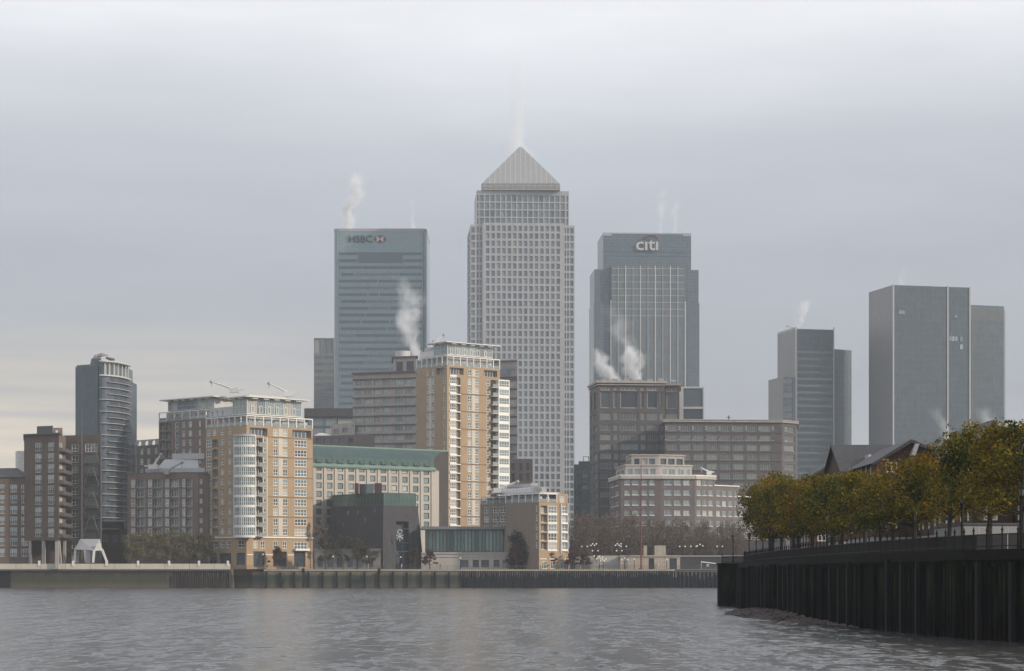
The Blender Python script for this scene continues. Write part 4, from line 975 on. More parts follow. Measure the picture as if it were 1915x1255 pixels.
hg = glass('band_glass', (.13, .17, .195), light=(.17, .21, .225), share=.12, metal=.35, spread=.12)
strip(472, 20, [(669.7, 753)], 'dark_louvre_zone', hg)
random.seed(5)
k = 0; y = 472.2
while y < 980:
    segs = []; a = 634.5 + random.choice([0, 0, 0, 3])
    while a < 789:
        c = min(789.5, a + random.uniform(18, 60)); segs.append((a, c)); a = c + random.choice([.6, .6, 2.5])
    if y < 490: segs = [(a, min(c, 669)) for a, c in segs if a < 667] + [(max(a, 753.6), c) for a, c in segs if c > 756]
    strip(y, 5.2, segs, 'window_band', hg); y += 12.72; k += 1
q = MB(); q.box(x1 - .2, D + r, G, x1 + .06, D + dd - r, zt - 2); b.part('side_glazing', q, glb)
# vertical pale fin at each rounded corner
q = MB(); q.box(X(790, D), D - .2, G, X(790.5, D), D, zt - 1); q.box(X(631.5, D), D - .2, G, X(632, D), D, zt - 1); b.part('corner_fin', q, lgry)
def textobj(s, size, x, y, z, mat, parent, off, name, ext=.15, bold=.0, sx=1.0):
    cu = bpy.data.curves.new(name, 'FONT'); cu.body = s; cu.size = size; cu.extrude = ext; cu.offset = bold; cu.align_x = 'LEFT'; cu.resolution_u = 3
    to = bpy.data.objects.new('t', cu); COL.objects.link(to); bpy.context.view_layer.update()
    me = bpy.data.meshes.new_from_object(to.evaluated_get(bpy.context.evaluated_depsgraph_get())); bpy.data.objects.remove(to)
    me.materials.clear(); me.materials.append(mat)
    o = bpy.data.objects.new(name, me); COL.objects.link(o); o.parent = parent; o.location = (x - off[0], y - off[1], z - off[2]); o.rotation_euler = (R(90), 0, 0)
    v = np.zeros(len(me.vertices) * 3); me.vertices.foreach_get('co', v); v = v.reshape(-1, 3); w_ = v[:, 0].max() - v[:, 0].min(); o.scale = (sx / w_, 1, 1); return o
sg = pr('sign_dark_green', (.02, .035, .045), .6)
textobj('HSBC', 5.6, X(651, D), D - .5, Z(453.2, D), sg, b.o, b.off, 'bank_lettering', .2, .06, X(695, D) - X(651, D))
lg = MB(); zc_ = (Z(440.5, D) + Z(454, D)) / 2; h2 = (Z(440.5, D) - Z(454, D)) / 2; xa, xb, xl, xr = X(704.5, D), X(717, D), X(698.5, D), X(723, D); xm = (xa + xb) / 2
rd_ = pr('sign_red', (.17, .05, .07), .6)
def tri(p, m):
    v = [(x, D - .4, z) for x, z in p]; v2 = [(x, D - .12, z) for x, z in p]; lg.poly(v, m)
    for i in range(3): j = (i + 1) % 3; lg.poly([v[i], v[j], v2[j], v2[i]], m)
tri([(xa, zc_ + h2), (xm, zc_), (xb, zc_ + h2)][::1], 0); tri([(xa, zc_ - h2), (xb, zc_ - h2), (xm, zc_)], 0); tri([(xl, zc_), (xa, zc_ - h2), (xa, zc_ + h2)], 0); tri([(xr, zc_), (xb, zc_ + h2), (xb, zc_ - h2)], 0)
tri([(xa, zc_ + h2), (xa, zc_ - h2), (xm, zc_)], 1); tri([(xb, zc_ - h2), (xb, zc_ + h2), (xm, zc_)], 1)
b.part('hexagon_emblem', lg, [rd_, lgry]); b.finish()
# banded tower left of it
D = 1420
b = Bld('office_tower', 'narrow banded glass tower standing just left of the lettered aqua tower', 'skyscraper', 600, D)
Q = boxfp(585, 587, 628, D, 3, V=40); f = EF(Q, 1, G, b.Z(632), D); f.rows([(588, 602), (603.5, 624)], [665.5 + 12.9 * i for i in range(22)], 6.5, 'hband'); f.rows([(588, 600), (604, 612), (613, 622)], [634.5], 26, 'punch'); b.body(Q, G, b.Z(632), [jpl, roofm], {1: f})
q = MB(); q.prism([P(594, 1430), P(604, 1430), P(604, 1440), P(594, 1440)], b.Z(632), b.Z(629)); b.part('plant_box', q, gry); b.finish()

# ------------------------------------------------------------------ pyramid-topped tower
D = 1260
b = Bld('pyramid_tower', 'tallest steel grey tower with a pyramid roof at the centre', 'skyscraper', 973, D)
Q = boxfp(874, 880, 1074.5, D, 3.5); V = math.dist(Q[0], Q[1])
zt = b.Z(420); f = EF(Q, 1, G, zt, D); fl = EF(Q, 0, G, zt, D)
NR = 44; yr = [425 + 14.05 * i for i in range(NR)]
f.rows([(881.2, 888), (891.3, 895.2), (897.2, 901.2), (1056, 1058.6), (1060.6, 1064), (1066.2, 1072.4)], yr, 10, 'punch')
fl.rows([(874.4, 876), (876.8, 878.2)], yr, 10, 'punch')
b.body(Q, G, zt, [steel, roofm], {1: f, 0: fl})
bay = [f.pt(f.u(902.2), 1.6), f.pt(f.u(1055), 1.6), f.pt(f.u(1055), -2), f.pt(f.u(902.2), -2)]; zb_ = b.Z(417); fb = F(bay[0], bay[1], G, zb_, D)
fb.rows([(908.8 + 10.14 * i, 915.2 + 10.14 * i) for i in range(14)], [422.3 + 14.05 * i for i in range(NR)], 10, 'punch'); b.body(bay, G, zb_, [steel, roofm], {0: fb}, 'projecting_bay')
Qc = [P(887, D + V * .9), P(891.5, D + 1.0), P(1063.8, D + 3.8), (X(1063.8, D + 3), D + V)]; zc = b.Z(355.5); fc = F(Qc[1], Qc[2], zt + .01, zc, D); fcl = F(Qc[0], Qc[1], zt + .01, zc, D)
style('crown', 1, 1, 0, .5, g=glb); fc.rows([(896.7 + 10.12 * i, 904.6 + 10.12 * i) for i in range(16)] + [(892.3, 894.8), (1059.2 + .3, 1062.6)], [364 + 14.3 * i for i in range(4)], 11.8, 'crown'); b.body(Qc, zt + .01, zc, [steel, roofm], {0: fcl, 1: fc}, 'crown_storeys')
cxp, cyp = X(973.5, D + V / 2), D + V / 2; hw = (X(1049, D + 3) - X(904.5, D + 3)) / 2; zl, zp, za = zc, b.Z(342.8), Z(273, cyp)
sq = lambda h: [(cxp - h, cyp - h), (cxp + h, cyp - h), (cxp + h, cyp + h), (cxp - h, cyp + h)]
q = MB(); q.prism(sq(hw * .99), zl, zp, 1); 
for i in range(5): q.prism(sq(hw * 1.02), zl + .1 + (zp - zl) * i / 5, zl + .42 + (zp - zl) * i / 5)
for i in range(14): x_ = cxp - hw + 2 * hw * (i + .5) / 14; q.box(x_ - .15, cyp - hw * 1.025, zl, x_ + .15, cyp - hw * .99, zp)
b.part('louvre_band', q, [lgry, gry])
q = MB(); s4 = sq(hw); tp = sq(.8)
q.prism(s4, zp, za - .8, 0, True, tp); b.part('pyramid_roof', q, [pyr])
q = MB()
for i in range(15):
    x_ = -hw + 2 * hw * (i + .5) / 15; t_ = 1 - abs(x_) / hw; yb = cyp - hw
    q.prism([(cxp + x_ - .14, yb - .14), (cxp + x_ + .14, yb - .14), (cxp + x_ + .14, yb + .05), (cxp + x_ - .14, yb + .05)], zp, zp + (za - zp) * t_, 0, True, [(cxp + x_ - .14, yb - .14 + hw * t_), (cxp + x_ + .14, yb - .14 + hw * t_), (cxp + x_ + .14, yb + .05 + hw * t_), (cxp + x_ - .14, yb + .05 + hw * t_)])
b.split('pyramid_rib', q, lgry); q = MB(); q.prism(tp, za - .8, za + .6, 0, True, sq(.2)); b.part('apex_light', q, offw)
q = MB(); q.box(X(997, D), D + 1.5, zc, X(999, D), D + 2.5, b.Z(349)); q.tube([(X(997, D), D + 2, b.Z(350)), (X(1000, D), D + 2, b.Z(344))], .2, 4); b.part('maintenance_hoist', q, dgry)
b.finish()
# white offices with sail emblem, mostly hidden by the tall yellow tower
D = 930
b = Bld('office_building', 'pale banded office block with blue sail emblem peeping out right of the yellow tower', 'office block', 950, D)
Q = [P(880, 938), P(967.5, 930), P(967.5, 965), P(880, 970)]; f = F(Q[0], Q[1], G, b.Z(672), D); f.rows([(951, 962), (930, 947)], [712 + 17.3 * i for i in range(16)], 10, 'off3'); b.body(Q, G, b.Z(672), [beige, roofm], {0: f})
q = MB()
for y in [674, 704] + [708.5 + 17.3 * i for i in range(10)]: q.obox(f.A, f.d, f.u(905), f.L, .004, .5, Z(y + 2.2, D), Z(y, D))
b.split('dark_ledge', q, MATS['dark_stone_band'])
textobj('SUISSE', 3.2, X(925, D - .5), 930.2, Z(700.5, D), bluep, b.o, b.off, 'sign_letters', .1, .03, X(954, D) - X(925, D))
q = MB()
for (p0, p1, p2) in (((950, 682), (962, 694), (956, 692)), ((957, 683), (965, 694), (960, 690)), ((944, 683), (953, 692), (947, 688))): q.poly([(X(a, 929.6), 929.6, Z(c, 929.6)) for a, c in (p0, p2, p1)]); q.poly([(X(a, 929.9), 929.9, Z(c, 929.9)) for a, c in (p0, p1, p2)])
b.part('sail_emblem', q, bluep); b.finish()
D = 890
b = Bld('office_building', 'low unglazed stone frame building in front of the pyramid tower base', 'office block', 965, D)
Q = [P(900, 895), P(996, 890), P(996, 915), P(900, 915)]; f = F(Q[0], Q[1], G, b.Z(858), D); f.rows([(932, 946), (956, 963), (971, 977), (984, 990)], [866, 885, 910], 14, 'dark'); b.body(Q, G, b.Z(858), [pinkb, roofm], {0: f}); b.finish()

# ------------------------------------------------------------------ blue glass bank tower with small arc sign
D = 1330
b = Bld('bank_tower', 'blue glass stepped tower with white lower case lettering under a red arc', 'skyscraper', 1205, D)
Qa = boxfp(1117.5, 1128, 1292.5, D, 3); zt = b.Z(435); q = MB(); q.prism(Qa, G, zt); b.part('upper_curtain_wall', q, [ctb])
q = MB(); fa = EF(Qa, 1, G, zt, D); q.obox(fa.A, fa.d, 0, fa.L, .004, .3, b.Z(437.5), b.Z(435.5)); q.obox(fa.A, fa.d, 0, 5, .004, .3, b.Z(441), b.Z(437.5)); q.obox(fa.A, fa.d, fa.L - 5, fa.L, .004, .3, b.Z(441), b.Z(437.5)); b.part('top_glazing', q, gpal)
Qb = boxfp(1103, 1111.5, 1306.5, D - 1, 3); q = MB(); z5 = b.Z(504); q.prism(inset(Qb, .01), G, z5); b.part('shoulder_wall', q, [ctb])
Qc = boxfp(1101.7, 1110.5, 1308, D - 2.5, 3); q = MB(); z6 = b.Z(567); q.prism(Qc, G, z6); b.part('lower_curtain_wall', q, [ctb])
fc = EF(Qc, 1, G, z6, D); Qd = [fc.pt(fc.u(1143), 1.5), fc.pt(fc.u(1280), 1.5), fc.pt(fc.u(1280), -4), fc.pt(fc.u(1143), -4)]; q = MB(); z7 = b.Z(499); q.prism(Qd, G, z7); b.part('centre_bay', q, [ctc]); fd = F(Qd[0], Qd[1], G, z7, D)
for px, top, w_ in ((1155.8, 500, .25), (1169.8, 499, .55), (1183.6, 500, .25), (1197.6, 499, .55), (1211.6, 500, .25), (1225.4, 499, .6), (1239.4, 500, .25), (1253.5, 499, .6), (1267.5, 500, .35), (1142.3, 564, .5), (1281.5, 565, .7)):
    q = MB(); u_ = fd.u(px); q.obox(fd.A, fd.d, u_ - w_ / 2, u_ + w_ / 2, .003, .35, G, b.Z(top) + .3); b.part('white_fin', q, lgry)
q = MB()
for k in range(8): q.obox(fd.A, fd.d, .1, fd.L - .1, .003, .12, b.Z(503.6 + 12.6 * k), b.Z(503 + 12.6 * k))
b.split('floor_line', q, lgry)
q = MB()
for y in (470, 478): q.obox(fa.A, fa.d, .3, fa.L - .3, .003, .1, b.Z(y + .8), b.Z(y))
b.split('joint_line', q, dgry)
to = textobj('c\u0131t\u0131', 10.5, X(1188.5, D), fa.pt(20, .3)[1] - .7, b.Z(467.5), lgry, b.o, b.off, 'bank_lettering', .25, .16, X(1230, D) - X(1188.5, D))
q = MB(); ax, az = X(1217.5, D), b.Z(450); ay = fa.pt(20, .3)[1] - 1.0; rx, rz = X(1231.5, D) - ax, b.Z(440) - az
pts_ = [(ax + rx * math.cos(R(20 + 140 * i / 12)), ay, az + rz * math.sin(R(20 + 140 * i / 12))) for i in range(13)]; q.tube(pts_, .55, 6); b.part('red_arc', q, rd_)
b.finish()

# ------------------------------------------------------------------ brown granite offices
D = 905
b = Bld('office_building', 'brown granite office tower with framed arcade below its cornice', 'office block', 1185, D)
Q = boxfp(1103, 1119, 1243, D, 6); Q[2] = Q[2]; zt = b.Z(716)
fr = EF(Q, 1, G, zt, D); fl = EF(Q, 0, G, zt, D)
rowy = [771.7] + [794 + 17.85 * i for i in range(13)]
cols = [(1122.7, 1143.2), (1147.7, 1156), (1160, 1193.5), (1198, 1206.5), (1210, 1231), (1234.5, 1241)]
fr.rows(cols, rowy[:1], 13.2, 'off'); fr.rows(cols, rowy[1:], 11, 'off')
style('arc', 1, 1, .35, .7, fr=beige, g=gld, pn='arcade_window'); style('attic', 4, 1, .3, .4, fr=beige, g=gld, pn='attic_window'); style('attic2', 2, 1, .3, .4, fr=beige, g=gld, pn='attic_window')
big = [(1123, 1143.5), (1147.5, 1156.2), (1160, 1193.8), (1198, 1206.6), (1210, 1231.2), (1235, 1240.5)]
fr.rows(big, [731.5], 31.5, 'arc'); fr.rows([big[0], big[2], big[4]], [723.6], 6.4, 'attic'); fr.rows([big[1], big[3]], [723.6], 6.4, 'attic2')
fl.rows([(1104.3, 1108), (1110.5, 1116)], rowy, 11, 'off3'); fl.rows([(1105, 1107), (1111, 1115)], [731.5], 31, 'arc')
b.body(Q, G, zt, [gran, roofm], {1: fr, 0: fl})
Q2 = [(Q[2][0] + .0, Q[2][1] + 2.6), P(1270.5, D + 4.5), P(1270.5, D + 34), (Q[2][0], D + 34)]; f2 = F(Q2[0], Q2[1], G, b.Z(719), D)
f2.rows([(1245.6, 1266)], rowy[:1] , 13, 'off'); f2.rows([(1245.6, 1266)], [rowy[1]], 11, 'off'); f2.rows([(1246, 1265.5)], [733], 30, 'arc'); f2.rows([(1246, 1265.5)], [725], 5.5, 'attic'); b.body(Q2, G, b.Z(719), [gran, roofm], {0: f2}, 'return_wall')
q = MB(); q.prism(inset(Q, -.9), zt + .01, zt + .9); q.prism(inset(Q2, -.7), b.Z(719) + .01, b.Z(719) + .8); q.obox(fr.A, fr.d, -.4, fr.L + .3, .003, .7, b.Z(720), b.Z(718.4)); q.obox(fl.A, fl.d, 0, fl.L + .5, .003, .7, b.Z(720), b.Z(718.4)); b.part('cornice', q, beige)
q = MB(); q.prism(inset(Q, 1.0), zt + .91, b.Z(712)); b.part('parapet', q, gran)
for k in range(7):
    q = MB(); u_ = 3 + k * 4.6; p = fr.pt(u_ * 1.02, -3 - (k % 3)); q.box(p[0] - 1.2, p[1], b.Z(712) + .01, p[0] + 1.0, p[1] + 3, b.Z(712) + .9 + .35 * (k % 3)); b.part('roof_vent', q, gry)
b.finish()
b = Bld('office_building', 'dark glass box with pale frame standing right of the granite tower', 'office block', 1295, 945)
Q = [P(1262, 946), P(1317, 945), P(1317, 970), P(1262, 970)]; zt = b.Z(723); f = F(Q[0], Q[1], G, zt, 945); style('big', 1, 1, .1, .4, fr=lgry, g=gld, pn='large_window'); f.rows([(1277.5, 1314.5)], [726, 764.5, 790], 35, 'big')
f.h = [(a, c, max(z0_, 0), z1_, s_) for (a, c, z0_, z1_, s_) in f.h]; f.h[1] = (f.h[1][0], f.h[1][1], Z(788, 945), f.h[1][3], 'big'); b.body(Q, G, zt, [lgry, roofm], {0: f}); b.finish()
D = 885
b = Bld('office_building', 'long brown granite office wing with ten bays and a pale cornice', 'office block', 1370, D)
Q = [P(1243, 885), P(1462, 889), P(1490, 897), P(1490, 930), P(1243, 930)]; zt = b.Z(789)
f = F(Q[0], Q[1], G, zt, D); f2 = F(Q[1], Q[2], G, zt, D); ry = [795 + 17.85 * i for i in range(12)]
f.rows([(1247.3 + 24.9 * i, 1268.3 + 24.9 * i) for i in range(9) if 1268 + 24.9 * i < 1461], ry, 11, 'off'); f2.rows([(1466, 1486)], ry, 11, 'off')
b.body(Q, G, zt, [gran, roofm], {0: f, 1: f2})
q = MB(); q.prism(inset(Q, -.8), zt + .01, zt + .5); q.prism(inset(Q, .2), zt + .5, b.Z(785.6)); q.prism(inset(Q, -.8), b.Z(785.6), b.Z(784)); b.part('cornice', q, beige)
q = MB()
for i in range(10):
    u_ = f.u(1245 + 24.9 * i)
    for y in (797, 800, 803, 822, 825): q.obox(f.A, f.d, u_ - .3, u_ + .5, .004, .25, Z(y + 1, D), Z(y, D))
b.split('stone_block', q, lgry)
q = MB(); 
for y in ry: q.obox(f.A, f.d, .05, f.L, .004, .3, Z(y + 13.4, D), Z(y + 12, D))
b.split('dark_ledge', q, MATS['dark_stone_band']); 
q = MB(); q.box(X(1362, 900), 900, b.Z(784), X(1364, 900), 900.4, b.Z(772)); q.box(X(1359, 900), 900, b.Z(776), X(1367, 900), 900.3, b.Z(775)); b.part('roof_aerial', q, dgry); b.finish()

# ------------------------------------------------------------------ stepped pink stone offices in front
D = 838
b = Bld('office_building', 'stepped pink brown stone offices with cream top storeys and white window sills', 'office block', 1260, D)
def tier(pts, z0_, z1_, mat, spec, name, D=D):
    fs = {}
    for e, (cols, ys_, h, sty) in spec.items():
        ff = fs.get(e) or F(pts[e], pts[(e + 1) % len(pts)], z0_, z1_, D); fs[e] = ff
        for i, c in enumerate(cols): ff.rows([c], ys_, h, sty[i % len(sty)] if isinstance(sty, list) else sty)
    b.body(pts, z0_, z1_, [mat, roofm], fs, name); return fs
ry = [897, 916, 935, 954, 973.5, 993]; ym = b.Z(889.5)
T1 = [P(1140, 870), P(1161, 838), P(1237, 838), P(1300, 840), P(1337.5, 846), P(1337.5, 880), P(1140, 885)]
fs = tier(T1, G, ym, pinkb, {0: ([(1143, 1148), (1150, 1157)], ry, 9, 'sill'), 1: ([(1168, 1177.7), (1182, 1194), (1200, 1209.6), (1214.5, 1224)], ry, 9.2, 'sill'), 2: ([(1242.5, 1256), (1260.5, 1273.5), (1278, 1290)], ry, 9.4, 'sill2'), 3: ([(1303, 1311), (1314, 1322), (1325, 1333)], ry, 9.6, 'sill2')}, 'wall')
T2 = [P(1337.6, 846), P(1381, 856), P(1381, 880), P(1337.6, 880)]; tier(T2, G, b.Z(907), pinkb, {0: ([(1339.5, 1347), (1350.5, 1358), (1362, 1369.5), (1373, 1379)], ry[1:], 9.6, 'sill2')}, 'wall')
T3 = [P(1381.1, 856), P(1430, 872), P(1430, 900), P(1381.1, 890)]; tier(T3, G, b.Z(926), pinkb, {0: ([(1383, 1389), (1391.5, 1397), (1400, 1406), (1409, 1415), (1418, 1424)], ry[2:], 9.6, 'sill2')}, 'wall')
q = MB(); q.prism(inset(T1, -.8), ym - 1.2, ym + .3) if 0 else None
q.prism(inset(T1, -.5), ym + .01, ym + .35); b.part('roof_edge', q, wht)
q = MB()
for e, ff in fs.items(): q.obox(ff.A, ff.d, 0, ff.L, .004, .6, b.Z(895.5), b.Z(889.6))
b.part('cream_cornice', q, cream)
q = MB(); q.prism(inset(T2, -.4), b.Z(907) + .01, b.Z(907) + .35); q.prism(inset(T3, -.4), b.Z(926) + .01, b.Z(926) + .35); b.part('roof_edge', q, wht)
zz1 = b.Z(869); U1 = [P(1152, 872), P(1170, 845), P(1232, 845), P(1294, 850), P(1294, 875), P(1152, 882)]
tier(U1, ym + .36, zz1, beige, {1: ([(1173, 1183), (1187, 1198), (1202, 1212), (1216, 1226)], [875], 12, 'off3'), 2: ([(1238, 1246), (1250, 1262), (1267, 1278), (1283, 1290)], [875], 12, 'sill2'), 0: ([(1155, 1160), (1162, 1167)], [876], 11, 'off3')}, 'upper_storey')
zz2 = b.Z(848); U2 = [P(1170, 874), P(1181, 852), P(1232, 852), P(1280, 856), P(1280, 875), P(1170, 880)]
tier(U2, zz1 + .01, zz2, beige, {1: ([(1186, 1196), (1201, 1211), (1214, 1225)], [854], 13, 'dark'), 2: ([(1235, 1246), (1249.5, 1261.5), (1265, 1277)], [854], 13, 'dark'), 0: ([(1172, 1175), (1177, 1179.5)], [855], 12, 'dark')}, 'upper_storey')
q = MB(); q.prism(inset(U1, -.4), zz1 + .02, zz1 + .4); q.prism(inset(U2, -.4), zz2 + .01, zz2 + .4); b.part('cream_parapet', q, cream); b.finish()
crane(1326, 885, 1312, 876, 850, 'tiny crane on the stepped stone office roof', .9)
b = Bld('office_building', 'dark teal building with bright rungs between pyramid tower and granite offices', 'office block', 1090, 960)
Q = [P(1073, 962), P(1108, 960), P(1108, 990), P(1073, 990)]; f = F(Q[0], Q[1], G, b.Z(868), 960); f.rows([(1078, 1088)], [873 + 11 * i for i in range(11)], 8, 'punch'); f.rows([(1089, 1100)], [862 + 11 * i for i in range(13)], 9.5, 'band'); b.body(Q, G, b.Z(868), [teal, roofm], {0: f})
q = MB(); q.prism([P(1082, 963), P(1106, 962), P(1106, 985), P(1082, 985)], b.Z(868) + .01, b.Z(862)); q.box(X(1091, 960), 963, b.Z(862), X(1092, 960), 964, b.Z(853)); q.box(X(1091, 960), 963, b.Z(853.8), X(1102, 960), 964, b.Z(853)); q.box(X(1101, 960), 963, b.Z(862), X(1102, 960), 964, b.Z(853)); b.part('roof_frame', q, dgry); b.finish()

# ------------------------------------------------------------------ right hand glass towers
D = 1400
b = Bld('office_tower', 'grey glass tower with lower pale steps on its left and right', 'skyscraper', 1520, D)
Qm = boxfp(1454, 1488.5, 1559.5, D, 13); q = MB(); zt = b.Z(615); fm = EF(Qm, 1, G, zt, D)
fm.rows([(1490.5, 1557)], [655 + 12.6 * i for i in range(24)], 5.2, 'hband'); b.facade(fm, q, 1)
for i in (0, 2, 3): a, c = Qm[i], Qm[(i + 1) % 4]; q.poly([(*a, G), (*c, G), (*c, zt), (*a, zt)], 0)
q.poly([(*p, zt) for p in Qm], 2); b.part('wall', q, [jpl, jpm, roofm])
fs_ = EF(Qm, 0, G, zt, D); q = MB(); q.obox(fs_.A, fs_.d, 0, fs_.L, -.5, .01, zt, zt + 1.2); q.obox(fm.A, fm.d, -.6, .6, 0, .6, G, zt + 1); q.obox(fm.A, fm.d, fm.L - .5, fm.L + .1, 0, .5, G, zt + 1.5); b.split('white_edge', q, lgry)
Ql = boxfp(1437, 1464, 1489, D - 2, 13); q = MB(); zl = b.Z(705); fq = EF(Ql, 1, G, zl, D); fq.rows([(1465, 1483)], [708 + 12.6 * i for i in range(20)], 10.5, 'punchd')
b.facade(fq, q, 0); [q.poly([(*Ql[i], G), (*Ql[(i + 1) % 4], G), (*Ql[(i + 1) % 4], zl), (*Ql[i], zl)], 0) for i in (0, 2, 3)]; q.poly([(*p, zl) for p in Ql], 0); b.part('lower_step', q, [jpl])
Qr = [P(1560, D + 16), P(1592.5, D + 24), P(1592.5, D + 60), P(1560, D + 60)]; q = MB(); q.prism(Qr, G, b.Z(648)); b.part('right_step', q, [jpm]); q = MB(); fr2 = F(Qr[0], Qr[1], G, b.Z(648), D); q.obox(fr2.A, fr2.d, fr2.u(1584), fr2.L - .3, .004, .2, G + 1, b.Z(652)); b.part('dark_strip', q, teal)
b.finish()
crane(1486, 615, 1472, 610, 1405, 'thin crane reaching over the left corner of the grey stepped tower', 1.0)
D = 1350
b = Bld('office_tower', 'broad grey glass tower with pale side wall and thin white vertical seams', 'skyscraper', 1740, D)
Qm = boxfp(1624.7, 1669.5, 1814, D, 14); zt = b.Z(533); q = MB(); fm = EF(Qm, 1, G, zt, D); fl = EF(Qm, 0, G, zt, D)
for i in (1,): a, c = Qm[1], Qm[2]; q.poly([(*a, G), (*c, G), (*c, zt), (*a, zt)], 1)
for i in (0, 2, 3): a, c = Qm[i], Qm[(i + 1) % 4]; q.poly([(*a, G), (*c, G), (*c, zt), (*a, zt)], 0)
q.poly([(*p, zt) for p in Qm], 2); b.part('wall', q, [jpl, jpm, roofm])
for px, w_ in ((1670.3, .9), (1772, .9), (1813.3, .9)):
    q = MB(); u_ = fm.u(px); q.obox(fm.A, fm.d, u_ - w_ / 2, u_ + w_ / 2, .003, .6, G, zt + .5); b.part('white_seam', q, MATS['grey_cladding'])
q = MB()
for k in range(46): u_ = fm.L * (k + .5) / 46; q.obox(fm.A, fm.d, u_ - .08, u_ + .08, .003, .12, G, zt - .2)
b.split('vertical_fin', q, jpm)
for (a, c, y, h) in ((1775, 1779, 626, 9), (1780.5, 1784.5, 626, 9), (1786, 1790, 626, 9), (1795, 1800, 626, 9), (1795, 1800, 641, 9), (1680, 1692, 580, 7), (1785, 1790, 587, 3)):
    q = MB(); q.obox(fm.A, fm.d, fm.u(a), fm.u(c), .31, .34, Z(y + h, D), Z(y, D)); b.part('reflecting_panes', q, gpal)
b.finish()
D = 1420
b = Bld('office_tower', 'lower grey glass tower with dark louvred top at the far right', 'skyscraper', 1848, D)
Q = [P(1812, D), P(1877.5, D + 8), P(1880, D + 50), P(1812, D + 60)]; zt = b.Z(570); q = MB(); q.prism(Q, G, zt); b.part('wall', q, [jpm]); f = F(Q[0], Q[1], G, zt, D)
q = MB()
for k in range(5): q.obox(f.A, f.d, .3, f.L - .2, .003, .15, Z(580.5 + 3.4 * k, D), Z(579 + 3.4 * k, D))
b.split('louvre', q, dgry); q = MB(); 
for k in range(20): u_ = f.L * (k + .5) / 20; q.obox(f.A, f.d, u_ - .08, u_ + .08, .003, .12, G, b.Z(597))
b.split('vertical_fin', q, jpm); b.finish()

# ------------------------------------------------------------------ far promenade pieces on the right
D = 733
b = Bld('stone_kiosk', 'low pale stone pavilion with dark doorways beneath two stone blocks', 'pavilion', 1215, D)
Q = [P(1160, 733), P(1272, 733), P(1272, 745), P(1160, 745)]; f = F(Q[0], Q[1], G, b.Z(1039), D); f.rows([(1213, 1223.5), (1252, 1266)], [1044], 21, 'open'); b.body(Q, G, b.Z(1039), [stone, roofm], {0: f})
q = MB(); q.prism([P(1224, 736), P(1245, 736), P(1245, 742), P(1224, 742)], b.Z(1039) + .01, b.Z(1020)); b.part('stone_block', q, stone); q = MB(); q.prism([P(1203.5, 736), P(1210, 736), P(1210, 740), P(1203.5, 740)], b.Z(1039) + .01, b.Z(1020)); b.part('stone_block', q, stone)
q = MB(); q.obox(f.A, f.d, -.2, f.L + .2, .004, .3, b.Z(1041), b.Z(1038.5)); b.part('stone_coping', q, stone); b.finish()
q = MB(); 
for k in range(10): q.prism([P(1104 + k * 1.3, 735 + k * .9), P(1160, 735 + k * .9), P(1160, 752), P(1104 + k * 1.3, 752)], G + .45 * k, G + .45 * (k + 1))
solo(q, 'stone_steps', [conc], 'dark broad steps rising behind the far promenade lamps', 'steps', (X(1130, 735), 735, G))
q = MB(); q.prism([P(1076, 738), P(1103, 738), P(1110, 738), P(1110, 750), P(1076, 750)], G, Z(1040, 738)); q.prism([P(1104, 736), P(1112, 736), P(1112, 738), P(1104, 738)], G, Z(1041, 738)); solo(q, 'retaining_wall', [beige], 'beige retaining wall end left of the dark steps', 'retaining wall', (X(1090, 738), 738, G))
off = (X(1199, 731), 731, G); o = thing('red_mast', 'very tall thin dark red mast on the far promenade', 'mast', off); q = MB(); q.tube([(off[0], 731, G), (off[0], 731, Z(960, 731)), (off[0], 731, Z(860, 731))], [.27, .2, .09], 8); q.build('pole', redp, o, off); q = MB(); q.cyl(off[0], 731, G, G + .4, .8, .7, 8); q.build('foot', dgry, o, off)
off = (X(1335, 748), 748, G); o = thing('retaining_wall', 'long dark retaining wall below the bare trees right of the stone pavilion', 'retaining wall', off)
q = MB(); q.box(X(1273, 748), 748, G, X(1460, 748), 750, Z(1041, 748)); q.build('wall_face', char, o, off); q = MB(); q.box(X(1272, 748), 747.7, Z(1041, 748), X(1460, 748), 750.3, Z(1039, 748)); q.build('coping', gry, o, off)
off = (X(1230, 797), 797, G); o = thing('terrace_wall', 'low dark terrace wall showing between the trunks of the bare trees', 'wall', off)
q = MB(); q.box(X(1066, 806), 806, G, X(1470, 806), 807, Z(1010, 806)); q.build('wall_face', char, o, off); q = MB(); q.box(X(1066, 806), 805.8, Z(1010, 806), X(1470, 806), 807.2, Z(1008, 806)); q.build('coping', gry, o, off)
# marquee
off = (X(1082, 732), 732, G); o = thing('marquee', 'low pale pointed marquee right of the small apartment house', 'marquee', off); x0, x1 = X(1063, 732), X(1086, 732); zc_ = Z(1049, 732); q = MB(); q.prism([(x0, 730.5), (x1, 730.5), (x1, 734), (x0, 734)], zc_, Z(1042.5, 732), 0, True, [(x0 + 1.8, 732), (x0 + 2, 732), (x0 + 2, 732.3), (x0 + 1.8, 732.3)]); q.build('canvas_roof', pr('grey_canvas', (.30, .30, .29), .8), o, off)
for x in (x0 + .1, x1 - .1): q = MB(); q.cyl(x, 730.7, G, zc_, .08, n=6); q.build('leg', wht, o, off)
